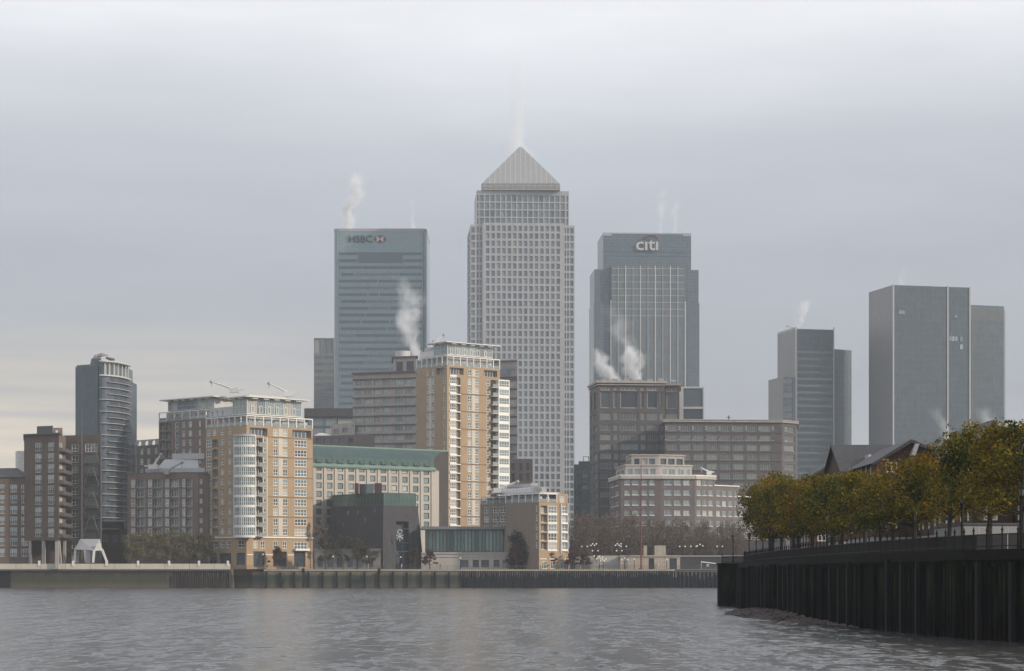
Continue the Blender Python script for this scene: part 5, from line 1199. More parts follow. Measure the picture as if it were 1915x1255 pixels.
# pier ramp
off = (X(1320, 728), 728, G); o = thing('pier_ramp', 'thin white sloping gangway rail to the pier right of the stone pavilion', 'gangway', off); q = MB(); q.tube([(X(1312, 728), 728, Z(1051, 728)), (X(1352, 728), 728, Z(1055.5, 728))], .16, 4); q.build('handrail', wht, o, off)
q = MB(); q.box(X(1311, 728), 728, G, X(1312.2, 728), 728.4, Z(1049, 728)); q.box(X(1321, 728), 727.5, G + .8, X(1326, 728), 727.7, Z(1055, 728)); q.build('post', lgry, o, off)
q = MB(); q.prism([P(1312, 729), P(1354, 729), P(1354, 731), P(1312, 731)], G, G + .8, 0); q.build('walkway', dgry, o, off)
# channel markers in front of the wall
for px, lab in ((567, 'left dark cage topped marker pile before the posts wall'), (709, 'right dark cage topped marker pile before the posts wall')):
    off = (X(px, 722), 722, -1); o = thing('marker_pile', lab, 'marker pile', off, 'marker piles'); q = MB(); q.tube([(off[0], 722, -1), (off[0], 722, 6.2)], .25, 6); q.build('pile', timb, o, off); q = MB(); q.tube([(off[0] - .6, 722, 4.6), (off[0], 722, 6.9), (off[0] + .6, 722, 4.6)], .12, 4); q.box(off[0] - .45, 721.6, 4.9, off[0] + .45, 722.4, 6.2); q.build('top_mark', timb, o, off)

# ------------------------------------------------------------------ trees
def leafmat(name, stops, trans=.35, nscale=.35, jitter=.35):
    m = bpy.data.materials.new(name); m.use_nodes = True; t = m.node_tree; t.nodes.clear()
    g = N(t, 'ShaderNodeNewGeometry'); oi = N(t, 'ShaderNodeObjectInfo'); tc = N(t, 'ShaderNodeTexCoord').outputs['Object']
    vadd = N(t, 'ShaderNodeVectorMath', operation='ADD'); t.links.new(tc, vadd.inputs[0]); t.links.new(oi.outputs['Location'], vadd.inputs[1])
    a = noise(t, vadd.outputs[0], nscale, 2, .5); r_ = g.outputs['Random Per Island']
    f = mth(t, 'ADD', a, mth(t, 'MULTIPLY', mth(t, 'SUBTRACT', r_, .5), jitter))
    c = ramp(t, f, stops); c = mixc(t, 1.0, c, ramp(t, mth(t, 'FRACT', mth(t, 'MULTIPLY', r_, 13.7)), [(0, .6), (1, 1.35)]), 'MULTIPLY')
    d = N(t, 'ShaderNodeBsdfDiffuse'); tr = N(t, 'ShaderNodeBsdfTranslucent'); mx = N(t, 'ShaderNodeMixShader'); mx.inputs[0].default_value = trans
    t.links.new(c, d.inputs[0]); t.links.new(c, tr.inputs[0]); t.links.new(d.outputs[0], mx.inputs[1]); t.links.new(tr.outputs[0], mx.inputs[2])
    o = N(t, 'ShaderNodeOutputMaterial'); t.links.new(mx.outputs[0], o.inputs[0]); return m
bark = pr('dark_bark', (.035, .028, .022), .9, var=.2)
fbark = pr('grey_bark', (.10, .085, .07), .9, var=.2)
autumn = leafmat('autumn_leaves', [(.28, (.022, .032, .008)), (.40, (.055, .068, .013)), (.51, (.115, .11, .016)), (.62, (.24, .17, .018)), (.74, (.22, .095, .012)), (.86, (.10, .045, .01))], .35, .20, .25)
olive = leafmat('thin_lime_leaves', [(.3, (.17, .165, .075)), (.6, (.24, .21, .10)), (.8, (.18, .13, .08))], .3, .4)
olive2 = leafmat('dull_olive_leaves', [(.3, (.07, .072, .04)), (.7, (.11, .09, .055))], .3, .4)
rust = leafmat('rusty_needles', [(.3, (.08, .04, .03)), (.7, (.13, .06, .045))], .2, .4)
twig = leafmat('bare_brown_twigs', [(.3, (.115, .09, .07)), (.7, (.17, .13, .10))], .1, .3)
ever = leafmat('dark_evergreen_leaves', [(.3, (.018, .022, .015)), (.7, (.03, .032, .02))], .1, .5)
def crown_np(rng, clusters, per, spread, size, aspect=1.0, up=0.0):
    c = np.repeat(np.array([k[:3] for k in clusters]), per, axis=0); s = np.repeat(np.array([k[3] for k in clusters]), per)
    g = rng.normal(size=(len(c), 3)); g /= (np.linalg.norm(g, axis=1, keepdims=True) + 1e-6); rad = rng.random(len(c)) ** .55
    p = c + g * (rad * s)[:, None] * spread
    a = rng.normal(size=(len(c), 3)); a[:, 2] += up; a /= np.linalg.norm(a, axis=1, keepdims=True)
    b = np.cross(a, rng.normal(size=(len(c), 3))); b /= (np.linalg.norm(b, axis=1, keepdims=True) + 1e-6)
    sz = size * (.6 + .8 * rng.random(len(c)))[:, None]; a = a * sz * aspect; b = b * sz
    v = np.stack([p - a, p - b * .6, p + a, p + b * .6], 1).reshape(-1, 3)
    return v
def quads_obj(name, v, mat, parent):
    me = bpy.data.meshes.new(name); n = len(v) // 4
    me.vertices.add(len(v)); me.vertices.foreach_set('co', v.ravel()); me.loops.add(4 * n); me.loops.foreach_set('vertex_index', np.arange(4 * n))
    me.polygons.add(n); me.polygons.foreach_set('loop_start', np.arange(0, 4 * n, 4)); me.polygons.foreach_set('loop_total', np.full(n, 4)); me.materials.append(mat); me.update()
    o = bpy.data.objects.new(name, me); COL.objects.link(o); o.parent = parent; return o
def tree(name, label, loc, H, cr, cb, seed, mat, bmat, ncl=70, per=75, size=.13, lobe=1.15, group=None, cat='tree', shape='round', tr=.16, aspect=1.0, dens_top=1.0):
    """H height, cr crown radius, cb crown base height"""
    rng = np.random.default_rng(seed); rnd = random.Random(seed); o = thing(name, label, cat, loc, group)
    tk = MB(); lean = (rnd.uniform(-.3, .3), rnd.uniform(-.3, .3)); hz_ = cb + (H - cb) * .25
    tk.tube([(0, 0, -.05), (lean[0] * .4, lean[1] * .4, cb * .6), (lean[0], lean[1], hz_), (lean[0] * 1.3, lean[1] * 1.2, H * .8)], [tr * 1.25, tr, tr * .8, tr * .2], 7)
    cl = []
    for i in range(ncl):
        t_ = rnd.random()
        z = cb + (H - cb) * (.04 + .92 * t_)
        if shape == 'round': rr_ = cr * math.sqrt(max(.05, 1 - abs(2 * t_ - .85) ** 2.4 / 1.6))
        elif shape == 'cone': rr_ = cr * (1.02 - t_ * .85)
        else: rr_ = cr * (.55 + .45 * math.sin(math.pi * min(1, t_ * 1.1)))
        a = rnd.uniform(0, 2 * math.pi); q = rr_ * math.sqrt(rnd.uniform(.12, 1.0)) * rnd.uniform(.8, 1.08)
        x, y = q * math.cos(a), q * math.sin(a); s_ = lobe * rnd.uniform(.6, 1.25) * cr / 3.4
        cl.append((x, y, z, s_))
        if i % 3 == 0:
            zb_ = max(cb * .85, z - q * rnd.uniform(.6, 1.0)); zb_ = min(zb_, H * .75)
            tk.tube([(lean[0] * .8, lean[1] * .8, zb_), (x * .5 + lean[0] * .5, y * .5, zb_ + (z - zb_) * .45), (x, y, z)], [tr * .42, tr * .26, tr * .08], 5)
    tk.build('trunk', bmat, o); v = crown_np(rng, cl, per, 1.0, size, aspect); quads_obj('crown', v, mat, o)
    return o
def dup_tree(root, loc, rz, s, label):
    r = root.copy(); COL.objects.link(r); r.location = loc; r.rotation_euler = (0, 0, rz); r.scale = s; r['label'] = label
    for ch in list(root.children): c = ch.copy(); COL.objects.link(c); c.parent = r
    return r

# ------------------------------------------------------------------ near bank on the right
NW = [(29.3, 285.5), (27.6, 272), (26.0, 232), (25.3, 192), (25.6, 165), (26.5, 148), (27.6, 136), (29.4, 129), (33.5, 118), (60, 100)]
def nwx(y):
    for (a, c) in zip(NW[:-1], NW[1:]):
        if c[1] <= y <= a[1]: t_ = (a[1] - y) / (a[1] - c[1]); return a[0] + (c[0] - a[0]) * t_
    return NW[0][0]
q = MB(); q.poly([(x + .3, y, GN) for x, y in NW][::1] + [(230, 100, GN), (230, 430, GN), (46, 420, GN), (31.5, 335, GN), (26.8, 288.5, GN)])
nb = pr('near_promenade_paving', (.05, .046, .042), .9, var=.15, panel=(.9, .9, (.03, .028, .026), .08, .03)); o = struct(q, 'riverside_path', [nb])
moss = pr('weedy_black_wall', (.0022, .0022, .002), .9, spec=.05, var=.3, streak=.3)
t = moss.node_tree; bb_ = t.nodes['Principled BSDF']; src = bb_.inputs['Base Color'].links[0].from_socket
uvc = N(t, 'ShaderNodeTexCoord').outputs['Object']; gz = N(t, 'ShaderNodeSeparateXYZ'); t.links.new(uvc, gz.inputs[0])
ms = mth(t, 'MULTIPLY', ramp(t, noise(t, mapping(t, uvc, (.9, .9, .10)), 1, 4, .6), [(.46, 0.0), (.62, 1.0)]), ramp(t, mth(t, 'DIVIDE', gz.outputs[2], 6.0), [(.15, 0.0), (.55, 1.0), (.8, .5)]))
t.links.new(mixc(t, ms, src, (.019, .026, .009)), bb_.inputs['Base Color'])
rotted = pr('worn_coping_stone', (.009, .008, .0065), .9, spec=.08, var=.3)
off = (27, 200, 0); ow = thing('river_wall', 'dark weedy near river wall of tight black piles at the right', 'river wall', off)
q = MB(); cp = MB()
for (a, c) in zip(NW[:-1], NW[1:]):
    f = F(a, c, -1.5, GN - .5); q.poly([(*a, -1.5), (*c, -1.5), (*c, GN - .5), (*a, GN - .5)])
    cp.obox(f.A, f.d, -.02, f.L + .02, -.9, .22, GN - .55, GN + .06)
q.build('wall_face', moss, ow, off); cp.build('coping', rotted, ow, off)
q = MB(); cum = 0; step = .62; tb = []
for (a, c) in zip(NW[:-1], NW[1:]):
    f = F(a, c, 0, 1); n = int(f.L / step)
    for i in range(n):
        u_ = (i + .5) * step; h_ = GN - .75 - random.random() * .2
        q.obox(f.A, f.d, u_ - .19, u_ + .19, .003, .2 + random.random() * .06, -1.5, h_)
        if i % 7 == 3: tb.append((f, u_))
q.build('sheet_piling', moss, ow, off, kind='stuff')
for (f, u_) in tb[:60]:
    s_ = MB(); s_.obox(f.A, f.d, u_ - .2, u_ + .2, .27, .52, -1.5, GN - .35 - random.random() * .5); s_.build('fender_post', timb if random.random() < .6 else moss, ow, off)
off = (27, 288, 0); o = thing('river_pier_head', 'blunt black pier head where the near river wall ends', 'pier head', off)
q = MB(); q.prism([(26.35, 287), (26.9, 286), (29.25, 286), (29.25, 288.5), (31.6, 335), (31.0, 335.5), (26.6, 291)], -1.5, GN - .05); q.build('pier_block', moss, o, off)
q = MB(); q.prism([(26.2, 286.8), (26.8, 285.8), (29.2, 285.8), (29.2, 288.4), (26.4, 291)], GN - .04, GN + .12); q.build('pier_coping', rotted, o, off)
for x in (28.3, 28.9): q = MB(); q.tube([(x - .9, 285.0, -1.2), (x, 285.75, GN - .9)], .17, 5); q.build('raking_timber', moss, o, off)
# railing
rail = [(26.9, 287.5)] + [(nwx(y) + .55, y) for y in (284, 272, 252, 232, 212, 192, 178, 165, 156, 148, 142, 136, 132, 129, 124, 119)] + [(36, 116)]
off = (28, 200, GN); orl = thing('iron_railing', 'black iron railing with spiked posts along the near river wall', 'railing', off)
q = MB(); bars = MB(); acc = 0; np_ = 0
for (a, c) in zip(rail[:-1], rail[1:]):
    f = F(a, c, 0, 1)
    for z_ in (.25, .95): q.obox(f.A, f.d, 0, f.L, -.03, .03, GN + z_, GN + z_ + .06)
    n = int(f.L / .13)
    for i in range(n): bars.obox(f.A, f.d, i * .13, i * .13 + .04, -.02, .02, GN + .06, GN + .97)
    while acc < f.L:
        if np_ < 95:
            s_ = MB(); p = f.pt(acc); s_.cyl(p[0], p[1], GN + .03, GN + 1.2, .06, .05, 6); s_.cyl(p[0], p[1], GN + 1.2, GN + 1.26, .09, .09, 6); s_.cyl(p[0], p[1], GN + 1.26, GN + 1.5, .06, .01, 6); s_.build('spiked_post', blk, orl, off)
        np_ += 1; acc += 2.0
    acc -= f.L
q.build('rails', blk, orl, off); bars.build('bars', blk, orl, off)
# lamps
lglass = pr('lantern_glass', (.11, .115, .10), .2, var=.05)
def near_lamp(x, y, label):
    off = (x, y, GN); o = thing('street_lamp', label, 'street lamp', off, 'black lantern lamps on the near river wall')
    q = MB(); q.cyl(x, y, GN, GN + .5, .16, .12, 8); q.cyl(x, y, GN + .5, GN + 3.0, .075, .05, 8); q.cyl(x, y, GN + 2.95, GN + 3.1, .1, .16, 8); q.box(x - .32, y - .03, GN + 2.72, x + .32, y + .03, GN + 2.77); q.build('lamp_post', blk, o, off)
    q = MB(); q.cyl(x, y, GN + 3.1, GN + 3.5, .13, .22, 4); q.build('lantern', lglass, o, off)
    q = MB(); q.cyl(x, y, GN + 3.5, GN + 3.68, .26, .08, 6); q.cyl(x, y, GN + 3.68, GN + 3.9, .05, .01, 6)
    for i in range(4):
        a = math.pi / 2 * i; q.tube([(x + .14 * math.cos(a), y + .14 * math.sin(a), GN + 3.1), (x + .235 * math.cos(a), y + .235 * math.sin(a), GN + 3.5)], .02, 4)
    q.build('lantern_cap', blk, o, off)
lab = ['first black lantern lamp at the tip of the near wall', 'second black lantern lamp from the tip of the near wall', 'third black lantern lamp from the tip of the near wall', 'fourth black lantern lamp from the tip of the near wall', 'fifth black lantern lamp from the tip of the near wall', 'sixth lantern lamp from the wall tip, among tree trunks', 'seventh lantern lamp from the wall tip, under the crowns', 'lantern lamp before the white walled house front', 'lantern lamp by the thick forked tree near the right edge', 'nearest lantern lamp, cut by the right edge of the view']
for (x, y), l in zip([(28.0, 284.5), (nwx(270) + 1.0, 270), (nwx(258) + 1.0, 258), (nwx(247) + 1.0, 247), (nwx(238) + 1, 238), (nwx(215) + 1, 215), (nwx(188) + 1, 188), (nwx(163) + 1, 163), (nwx(141) + 1.1, 141), (29.25, 129.0)], lab): near_lamp(x, y, l)

# near trees: three built, the rest copies with their own turn and proportions
TD = [(277, 14.9), (267, 15.6), (257, 15.6), (247, 15.2), (236, 14.8), (225, 14.3), (214, 13.9), (203, 13.4), (192, 13.0), (181, 12.6), (170, 12.5), (160, 12.9), (151, 13.3), (143, 13.5), (135, 13.0)]
TL = ['outermost orange plane tree at the tip of the near wall', 'second tree in from the wall tip, orange crown', 'third tree in from the wall tip, orange and green crown', 'fourth tree in from the wall tip, green gold crown', 'fifth tree in from the wall tip, dark green crown', 'sixth tree in from the wall tip', 'seventh tree in from the wall tip', 'eighth tree in from the wall tip, below the first gable', 'ninth tree in from the wall tip, before the gabled roofs', 'tenth tree in from the wall tip, before the brown gable', 'eleventh tree in from the wall tip, left of the white house front', 'twelfth tree in from the wall tip, before the white wall', 'thirteenth tree in from the wall tip, golden top', 'fourteenth tree in from the wall tip, thick forked trunk', 'nearest autumn tree of the row, at the right edge']
protos = []
GR = 'autumn plane trees in a row on the near bank'
for k in range(4):
    y, zt_ = TD[[0, 4, 9, 13][k]]; H = zt_ - GN
    protos.append(tree('plane_tree', '', (0, 0, 0), 8.5, 3.55, 2.9, 11 + k, autumn, bark, ncl=[64, 70, 60, 52][k], per=95, size=.12, lobe=1.02, group=GR, tr=.17))
used = set(); order = [0, 1, 2, 1, 2, 0, 1, 2, 3, 1, 2, 0, 3, 2, 1]
for i, (y, zt_) in enumerate(TD):
    pi = order[i]; loc = (nwx(y) + 3.0 + [0, .4, -.2][i % 3] + (.6 if i == 0 else 0), y, GN); H = zt_ - GN; s = (1.0 + .1 * ((i * 7) % 3 - 1), 1.0, H / 8.5 * (.97 if i < 3 or i > 11 else .91))
    if pi not in used: used.add(pi); r = protos[pi]; r.location = loc; r.rotation_euler = (0, 0, i * 1.3); r.scale = s; r['label'] = TL[i]
    else: dup_tree(protos[pi], loc, i * 1.3, s, TL[i])

# terrace houses behind the trees
wwall = pr('white_painted_brick', (.33, .33, .335), .8, var=.05, panel=(2.2, .75, (.45, .45, .45), .03, .03))
dbrick = pr('dark_house_brick', (.075, .04, .027), .9, var=.15, streak=.1)
style('hw', 2, 2, .12, .12, fr=wht, g=gld)
def house(label, x0, x1, y0, y1, ze, zr, axis, white=2.5, gx=None, ov=.5, wins=True, chim=None):
    b = Bld('brick_house', label, 'house', 957.5 + x0 / y0 * 4200, y0, GN, 'brick riverside houses behind the trees')
    pts = [(x0, y0), (x1, y0), (x1, y1), (x0, y1)]; f3 = F(pts[3], pts[0], GN, ze); f0 = F(pts[0], pts[1], GN, ze)
    if wins:
        for k in range(3):
            for j in range(int((y1 - y0) / 3.2)): f3.add(1 + 3.2 * j, 2.1 + 3.2 * j, GN + 3.2 + 3 * k, GN + 4.6 + 3 * k, 'hw')
            for j in range(int((x1 - x0) / 3.4)): f0.add(1 + 3.4 * j, 2.2 + 3.4 * j, GN + 3.2 + 3 * k, GN + 4.6 + 3 * k, 'hw')
    b.body(pts, GN, ze, [dbrick, slate], {3: f3, 0: f0})
    r = MB(); g_ = MB()
    if axis == 'x':
        ym = (y0 + y1) / 2; r.poly([(x0 - ov, y0 - ov, ze - .2), (x1 + ov, y0 - ov, ze - .2), (x1 + ov, ym, zr), (x0 - ov, ym, zr)]); r.poly([(x0 - ov, ym, zr), (x1 + ov, ym, zr), (x1 + ov, y1 + ov, ze - .2), (x0 - ov, y1 + ov, ze - .2)])
        r.poly([(x0 - ov, y0 - ov, ze - .2), (x0 - ov, ym, zr), (x0 - ov, ym, zr - .35), (x0 - ov, y0 - ov, ze - .5)]); r.poly([(x0 - ov, y0 - ov, ze - .5), (x1 + ov, y0 - ov, ze - .5), (x1 + ov, y0 - ov, ze - .2), (x0 - ov, y0 - ov, ze - .2)])
        for x in (x0, x1): g_.poly([(x, y0, ze), (x, y1, ze), (x, ym, zr - .1)])
    else:
        xm = gx or (x0 + x1) / 2; r.poly([(x0 - ov, y0 - ov, ze - .2), (xm, y0 - ov, zr), (xm, y1 + ov, zr), (x0 - ov, y1 + ov, ze - .2)]); r.poly([(xm, y0 - ov, zr), (x1 + ov, y0 - ov, ze - .2), (x1 + ov, y1 + ov, ze - .2), (xm, y1 + ov, zr)])
        r.poly([(x0 - ov, y0 - ov, ze - .45), (xm, y0 - ov, zr - .35), (xm, y0 - ov, zr), (x0 - ov, y0 - ov, ze - .2)]); r.poly([(xm, y0 - ov, zr - .35), (x1 + ov, y0 - ov, ze - .45), (x1 + ov, y0 - ov, ze - .2), (xm, y0 - ov, zr)])
        for y in (y0, y1): g_.poly([(x0, y, ze), (x1, y, ze), (xm, y, zr - .1)])
    ro = b.part('roof', r, slate); b.split('gable', g_, dbrick, 1)
    if white:
        q = MB(); q.box(x0 - .15, y0 - .15, GN, x0 - .003, y1, GN + white); q.box(x0 - .15, y0 - .15, GN, x1, y0 - .003, GN + white); b.part('white_ground_floor', q, wwall)
    if chim: q = MB(); q.box(chim[0], chim[1], zr - 1.2, chim[0] + .9, chim[1] + .6, zr + .9); b.sub('chimney', q, dbrick, ro)
    return b
b = house('farthest brick house roof sloping low above the orange trees', 40.5, 60, 305, 322, 17.2, 19.6, 'y', gx=44); b.finish()
b = house('brick house with sharp left gable above the middle of the tree row', 38.7, 58, 262, 276, 16.2, 19.5, 'x')
q = MB(); q.prism([(41.3, 261), (42.3, 261), (42.3, 268), (41.3, 268)], 15.4, 18.0, 0, True, [(41.7, 262.6), (42.0, 262.6), (42.0, 268), (41.7, 268)]); b.part('dormer', q, gry); b.finish()
b = house('brick house with broad brown gable facing the river mouth', 37.6, 46.5, 232, 250, 15.6, 17.9, 'y', gx=41.2)
q = MB(); q.prism([(41.0, 230.9), (41.5, 230.9), (41.5, 231.8), (41.0, 231.8)], 16.2, 17.4, 0, True, [(41.5, 230.9), (41.9, 230.9), (41.9, 231.8), (41.5, 231.8)]); b.part('pale_vent', q, gry); b.finish()
b = house('long roofed brick house between the two gabled houses', 41.6, 62, 213, 229, 14.6, 16.7, 'x'); b.finish()
b = house('brick house with tall narrow gable rising through the golden tree', 38.9, 42.4, 190, 206, 13.9, 17.0, 'y'); b.finish()
b = house('large roofed brick house at the right edge of the view', 42.6, 64, 184, 200, 13.3, 16.6, 'x', chim=(45.5, 189)); b.finish()
off = (38, 172, GN); o = thing('garden_wall', 'white painted wall with dark coping in front of the right edge house', 'wall', off)
q = MB(); q.box(34.6, 172, GN, 46, 173, GN + 2.4); q.box(34.6, 173.01, GN, 35.6, 184, GN + 2.4); q.build('painted_wall', wwall, o, off); q = MB(); q.box(34.5, 171.9, GN + 2.4, 46, 173.1, GN + 2.55); q.box(34.5, 173.11, GN + 2.4, 35.7, 184, GN + 2.55); q.build('wall_coping', dgry, o, off)

# shingle beach by the wall
rng = np.random.default_rng(3); nx, ny = 34, 70; q = MB(); V_ = []
for j in range(ny + 1):
    y = 160 + (258 - 160) * j / ny
    wd = 4.6 * math.sin(math.pi * min(1, max(0, (y - 160) / 98)) ** 1.25) ** 1.1 + .25
    for i in range(nx + 1):
        s_ = i / nx; x = nwx(y) + .3 - (wd + .3) * s_ * (1 + .12 * math.sin(y * .35)); hh_ = .62 * (wd / 4.6) * (1 - s_) ** .8 - .03 * s_ + rng.normal() * .05 * (1 - s_ * .5)
        V_.append((x, y, hh_ - .03))
for j in range(ny):
    for i in range(nx):
        a = j * (nx + 1) + i; q.f.append((a, a + 1, a + nx + 2, a + nx + 1)[::-1]); q.m.append(0)
q.v = V_; struct(q, 'beach', [pr('shingle_mud', (.045, .026, .019), .9, var=.35, vscale=1.2, fine=.3)])
q = MB(); peb = pr('pale_and_dark_stones', (.075, .055, .048), .85, var=.2, rnd=.8); rnd = random.Random(4)
for _ in range(650):
    y = rnd.uniform(165, 252); wd = 4.6 * math.sin(math.pi * ((y - 160) / 98) ** 1.25) ** 1.1; s_ = rnd.random(); x = nwx(y) - wd * s_; r = rnd.uniform(.07, .26)
    q.ball(x, y, .6 * (wd / 4.6) * (1 - s_) ** .8 - .02, r, 0, 6, r * .55)
struct(q, 'stones', [peb], kind='stuff')

# ------------------------------------------------------------------ far promenade trees
def far_row(name, label, pxs, D, top, cr, seed, mat, cb=2.2, lobe=1.0, ncl=26, per=60, size=.2, shape='round', group=None, labels=None, aspect=1.0, z=G, bm=None, tr=.2):
    pr0 = None
    for i, px in enumerate(pxs):
        d = D[i] if hasattr(D, '__len__') else D; tp = top[i] if hasattr(top, '__len__') else top; H = Z(tp, d) - z; loc = (X(px, d), d, z); l = labels[i] if labels else label
        if pr0 is None: pr0 = tree(name, l, loc, 10, cr, cb, seed, mat, bm or fbark, ncl, per, size, lobe, group, 'tree', shape, tr, aspect); pr0.scale = (1, 1, H / 10)
        else: dup_tree(pr0, loc, i * 2.1, (1 + .12 * math.sin(i * 5), 1, H / 10), l)
ordn = ['first', 'second', 'third', 'fourth', 'fifth', 'sixth', 'seventh', 'eighth', 'ninth', 'tenth', 'eleventh', 'twelfth', 'thirteenth', 'fourteenth', 'fifteenth', 'sixteenth', 'seventeenth', 'eighteenth']
far_row('lime_tree', '', [246, 270, 295, 320, 346, 372, 392], 733, [998, 994, 997, 993, 996, 998, 1003], 2.9, 31, olive, 2.6, 1.1, 40, 80, .17, group='pale green trees before the low brown wing', labels=[f'{ordn[i]} thin pale green tree from the left before the low brown wing' for i in range(7)])
far_row('plane_tree', '', [610, 642, 668, 692], 733, [1000, 998, 1003, 1018], 2.9, 37, olive2, 2.4, 1.0, 40, 75, .17, group='dull green trees before the charcoal building', labels=[f'{ordn[i]} dull green tree from the left before the charcoal building' for i in range(4)])
far_row('bare_tree', 'leafless dark tree between the yellow block and the charcoal building', [600], 745, 968, 2.4, 38, twig, 2.0, .9, 18, 25, .2, aspect=3, bm=bark)
rl = ['rusty young tree before the middle door of the yellow block', 'rust brown tree right of the charcoal recess', 'open layered tree in front of the cream podium', 'dense rust brown tree in front of the pavilion end', 'rust brown tree before the small apartment house door', 'low red brown tree beside the grey marquee', 'second low red brown tree beside the grey marquee']
far_row('redwood_tree', '', [519, 775, 804, 966, 1027, 1072, 1092], 730.5, [1022, 1025, 1029, 1013, 1028, 1030, 1034], 3.0, 41, rust, 2.6, .95, 38, 70, .17, 'cone', 'rusty young trees along the far promenade', rl, 1.8)
tree('evergreen_bush', 'big round dark evergreen beside the small apartment house', (X(974, 734), 734, G), Z(998, 734) - G, 4.2, .6, 44, ever, bark, 110, 110, .22, 1.7, None, 'tree', 'round')
bx = [1078, 1100, 1122, 1145, 1168, 1190, 1212, 1236, 1258, 1280, 1302, 1324, 1346, 1368, 1390]
far_row('bare_tree', '', bx, [775, 768, 780, 770, 782, 772, 786, 774, 784, 776, 788, 778, 786, 780, 788], [970, 966, 972, 965, 970, 968, 974, 976, 985, 978, 986, 980, 985, 984, 986], 4.0, 51, twig, 2.4, 1.35, 46, 62, .11, 'round', 'bare brown trees behind the far promenade', [f'{ordn[i]} bare brown tree from the left behind the stone pavilion' for i in range(15)], 2.6, tr=.2)
bx = [1090, 1135, 1180, 1225, 1270, 1315, 1360]
far_row('bare_tree', '', bx, 800, [962, 968, 964, 972, 975, 978, 976], 4.4, 57, twig, 2.4, 1.35, 40, 60, .12, 'round', 'bare brown trees behind the far promenade', [f'{ordn[i]} from the left of the rear line of bare trees before the stone offices' for i in range(7)], 2.6)

# globe lamps on the far promenade
globe = pr('white_globe', (.85, .85, .82), .3, var=.02)
def globe_lamp(px, py, D, n, label):
    zt_ = Z(py, D); off = (X(px, D), D, G); o = thing('globe_lamp', label, 'street lamp', off, 'white globe lamps on the far promenade')
    q = MB(); q.cyl(off[0], D, G, zt_ - .2, .12, .08, 6)
    if n > 1: q.box(off[0] - .9, D - .05, zt_ - .5, off[0] + .9, D + .05, zt_ - .4)
    q.build('lamp_post', blk, o, off)
    for i in range(n): q = MB(); xx = off[0] + (0 if n == 1 else (-.9 + 1.8 * i / (n - 1))); q.ball(xx, D, zt_ + (0 if n < 3 else .5 * (i % 2)), .27); q.build('globe', globe, o, off)
gl_ = [(492, 1037, 729, 1, 'single globe lamp before the yellow block'), (623, 1041, 729, 1, 'single globe lamp left of the charcoal building corner'), (686, 1041, 729, 1, 'single globe lamp before the charcoal building side wall'), (749, 1042, 729, 1, 'single globe lamp before the charcoal building recess'), (861, 1044, 729, 1, 'single globe lamp before the cream podium'), (1062, 1045, 729, 1, 'single globe lamp at the small apartment house corner'),
       (1093, 1022, 745, 2, 'twin globe lamp above the beige retaining wall'), (1110, 1020, 742, 4, 'four globe lamp at the top of the dark steps, left side'), (1113, 1030, 740, 2, 'twin globe lamp halfway up the dark steps'), (1116, 1040, 738, 2, 'twin globe lamp low on the dark steps'), (1121, 1045, 735, 4, 'four globe lamp at the foot of the dark steps'), (1128, 1049, 733, 4, 'lowest four globe lamp beside the dark steps'),
       (1156, 1020, 746, 4, 'four globe lamp left of the red mast'), (1166, 1022, 748, 2, 'twin globe lamp just left of the red mast'), (1158, 1030, 741, 2, 'twin globe lamp above the stone pavilion corner'), (1168, 1047, 731.5, 3, 'three globe lamp before the stone pavilion wall'), (1186, 1046, 731.5, 1, 'single globe lamp before the stone pavilion beside the red mast'), (1247, 1047, 731.5, 1, 'single globe lamp between the stone pavilion doorways'),
       (1276, 1022, 750, 2, 'twin globe lamp right above the stone pavilion'), (1297, 1022, 752, 2, 'twin globe lamp before the bare trees, middle right'), (1309, 1021, 751, 3, 'three globe lamp before the bare trees, right'), (1346, 1022, 753, 2, 'twin globe lamp near the pier ramp end')]
for a in gl_: globe_lamp(*a)

# people strolling on the far promenade: one continuous skinned figure each
def person(x, y, z, rz, col, label):
    me = bpy.data.meshes.new('person')
    V_ = [(0, 0, .92), (0, 0, 1.15), (0, 0, 1.42), (0, 0, 1.52), (0, .02, 1.62), (0, .03, 1.76), (.1, 0, .88), (.12, .1, .48), (.12, .02, .08), (.12, .16, .03), (-.1, 0, .88), (-.12, -.1, .48), (-.12, -.22, .08), (-.12, -.08, .03), (.2, 0, 1.4), (.25, -.04, 1.12), (.24, .1, .9), (-.2, 0, 1.4), (-.25, .06, 1.12), (-.24, .16, .92)]
    E_ = [(0, 1), (1, 2), (2, 3), (3, 4), (4, 5), (0, 6), (6, 7), (7, 8), (8, 9), (0, 10), (10, 11), (11, 12), (12, 13), (2, 14), (14, 15), (15, 16), (2, 17), (17, 18), (18, 19)]
    rad = [.16, .15, .17, .06, .10, .07, .1, .07, .05, .04, .1, .07, .05, .04, .07, .05, .035, .07, .05, .035]
    me.from_pydata(V_, E_, []); o = bpy.data.objects.new('person', me); COL.objects.link(o)
    m = o.modifiers.new('s', 'SKIN'); o.modifiers.new('u', 'SUBSURF').levels = 1
    for i, r in enumerate(rad): me.skin_vertices[0].data[i].radius = (r, r)
    me.skin_vertices[0].data[0].use_root = True
    me.materials.append(col); o.location = (x, y, z); o.rotation_euler = (0, 0, rz); o['label'] = label; o['category'] = 'person'; return o
coat = pr('dark_coat', (.03, .03, .035), .8); coat2 = pr('pale_coat', (.45, .42, .4), .8)
def make_skin():
    pass
